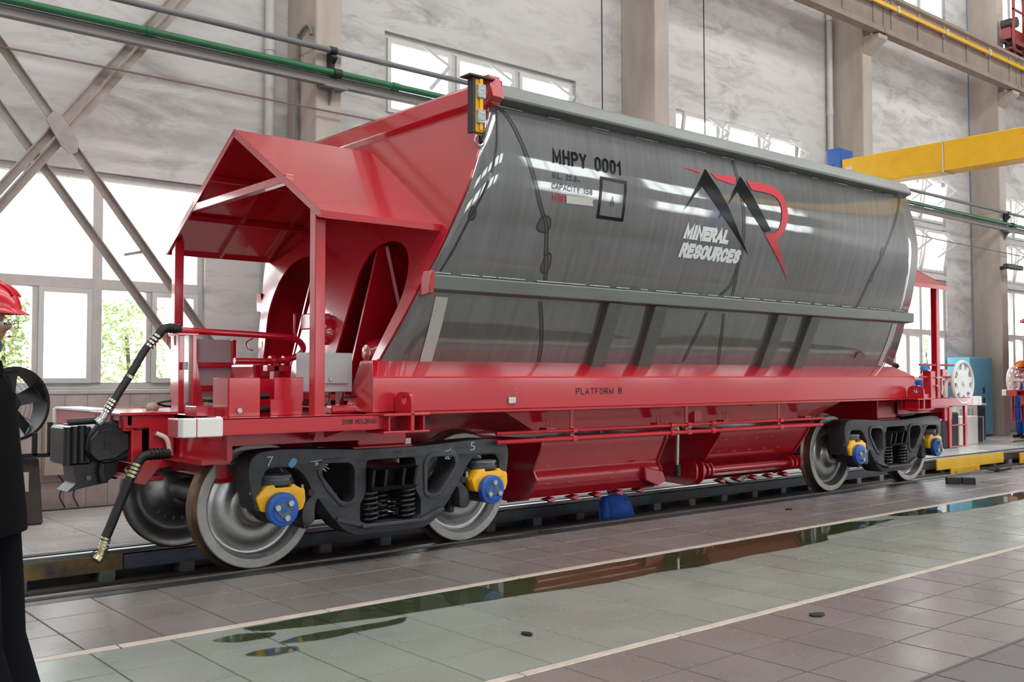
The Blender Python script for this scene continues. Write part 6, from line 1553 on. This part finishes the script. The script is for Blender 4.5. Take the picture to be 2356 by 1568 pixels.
# man at the left edge
hd = math.atan2(-.58, .81)
p1, J, sc = person('person', (1.04, 4.775, 0), hd, 'man in red hard hat and black jacket, cut off by the left frame edge', M['jacket'], M['trouser'], height=1.795,
                   pose={'shL': (0, .20, 1.42), 'elL': (-.07, .25, 1.14), 'wrL': (-.05, .25, .93), 'hnL': (-.04, .25, .87)})
hard_hat(p1, J, sc, M['hatred']); face(p1, J, sc)
gl_ = MB()
for s in (-1, 1): gl_.tube([J['skull'] + Vector((.112, s * .034 + .024 * math.cos(q), .022 + .018 * math.sin(q))) * sc for q in [i * PI / 8 for i in range(16)]], .002, 5, True)
for s in (-1, 1): gl_.tube([J['skull'] + Vector((.112, s * .056, .026)) * sc, J['skull'] + Vector((.0, s * .086, .028)) * sc], .002, 5)
gl_.tube([J['skull'] + Vector((.112, -.012, .024)) * sc, J['skull'] + Vector((.112, .012, .024)) * sc], .002, 5)
child('glasses', gl_, M['chrome'], p1)
child('chin_strap', MB().tube(smooth_path([J['cran'] + Vector((.02, .083, .0)) * sc, J['skull'] + Vector((.015, .082, -.02)) * sc, J['jaw'] + Vector((-.01, .03, -.045)) * sc, J['jaw'] + Vector((-.01, -.03, -.045)) * sc, J['skull'] + Vector((.015, -.082, -.02)) * sc, J['cran'] + Vector((.02, -.083, .0)) * sc]), .011, 6), M['strap'], p1)
# jacket skirt and wide trouser hems
sk = MB(); n = 24
rings_ = [(1.36, .125, .215), (1.18, .145, .215), (1.0, .165, .225), (.86, .18, .24), (.77, .185, .245)]
for z, a, b_ in rings_: sk.v += [(a * sc * math.cos(2 * PI * k / n), b_ * sc * math.sin(2 * PI * k / n), z * sc) for k in range(n)]
for j in range(len(rings_) - 1):
    for k in range(n): sk.f.append((j * n + k, j * n + (k + 1) % n, (j + 1) * n + (k + 1) % n, (j + 1) * n + k))
child('jacket', sk, M['jacket'], p1, smooth=60)
child('collar', MB().lathe([(0, .10), (.03, .092), (.06, .082)], (-.005, 0, 1.45 * sc), (.1, 0, 1), 20, False), M['jacket'], p1)
for s in (-1, 1):
    child('trouser_leg', MB().lathe([(0, .13), (.18, .125), (.40, .135), (.62, .14), (.80, .185), (.86, .20)], (.0, s * .115, .92 * sc), (.02, s * .01, -1), 20, False), M['trouser'], p1, smooth=60)
# worker in blue behind the far platform
p2, J, sc = person('person', (20.12, 10.35, 0), -2.4, 'worker in blue overalls and blue helmet standing behind the far platform', M['overall'], M['overall'], height=1.66, lean=.10)
hard_hat(p2, J, sc, M['hatblue']); face(p2, J, sc)
p3, J, sc = person('person', (24.42, 10.15, 0), 2.6, 'worker in blue overalls and orange helmet at the right frame edge', M['overall'], M['overall'], height=1.74,
                   pose={'elL': (.05, .27, 1.15), 'wrL': (.25, .2, 1.1), 'hnL': (.31, .19, 1.1)})
hard_hat(p3, J, sc, M['hatorange']); face(p3, J, sc)
p4, J, sc = person('person', (8.22, YC, -1.3), PI / 2 + .1, 'worker in blue overalls standing in the pit under the discharge doors', M['overall'], M['overall'], height=1.72, lean=.18)
hard_hat(p4, J, sc, M['hatblue']); face(p4, J, sc)
sk = MB()
rings_ = [(1.40, .155, .22), (1.25, .165, .225), (1.05, .16, .21), (.9, .17, .22), (.80, .18, .23)]
for z, a, b_ in rings_: sk.v += [((a * math.cos(2 * PI * k / n) + (z - .95) * .18) * sc, b_ * sc * math.sin(2 * PI * k / n), z * sc) for k in range(n)]
for j in range(len(rings_) - 1):
    for k in range(n): sk.f.append((j * n + k, j * n + (k + 1) % n, (j + 1) * n + (k + 1) % n, (j + 1) * n + k))
child('work_jacket', sk, M['overall'], p4, smooth=60)
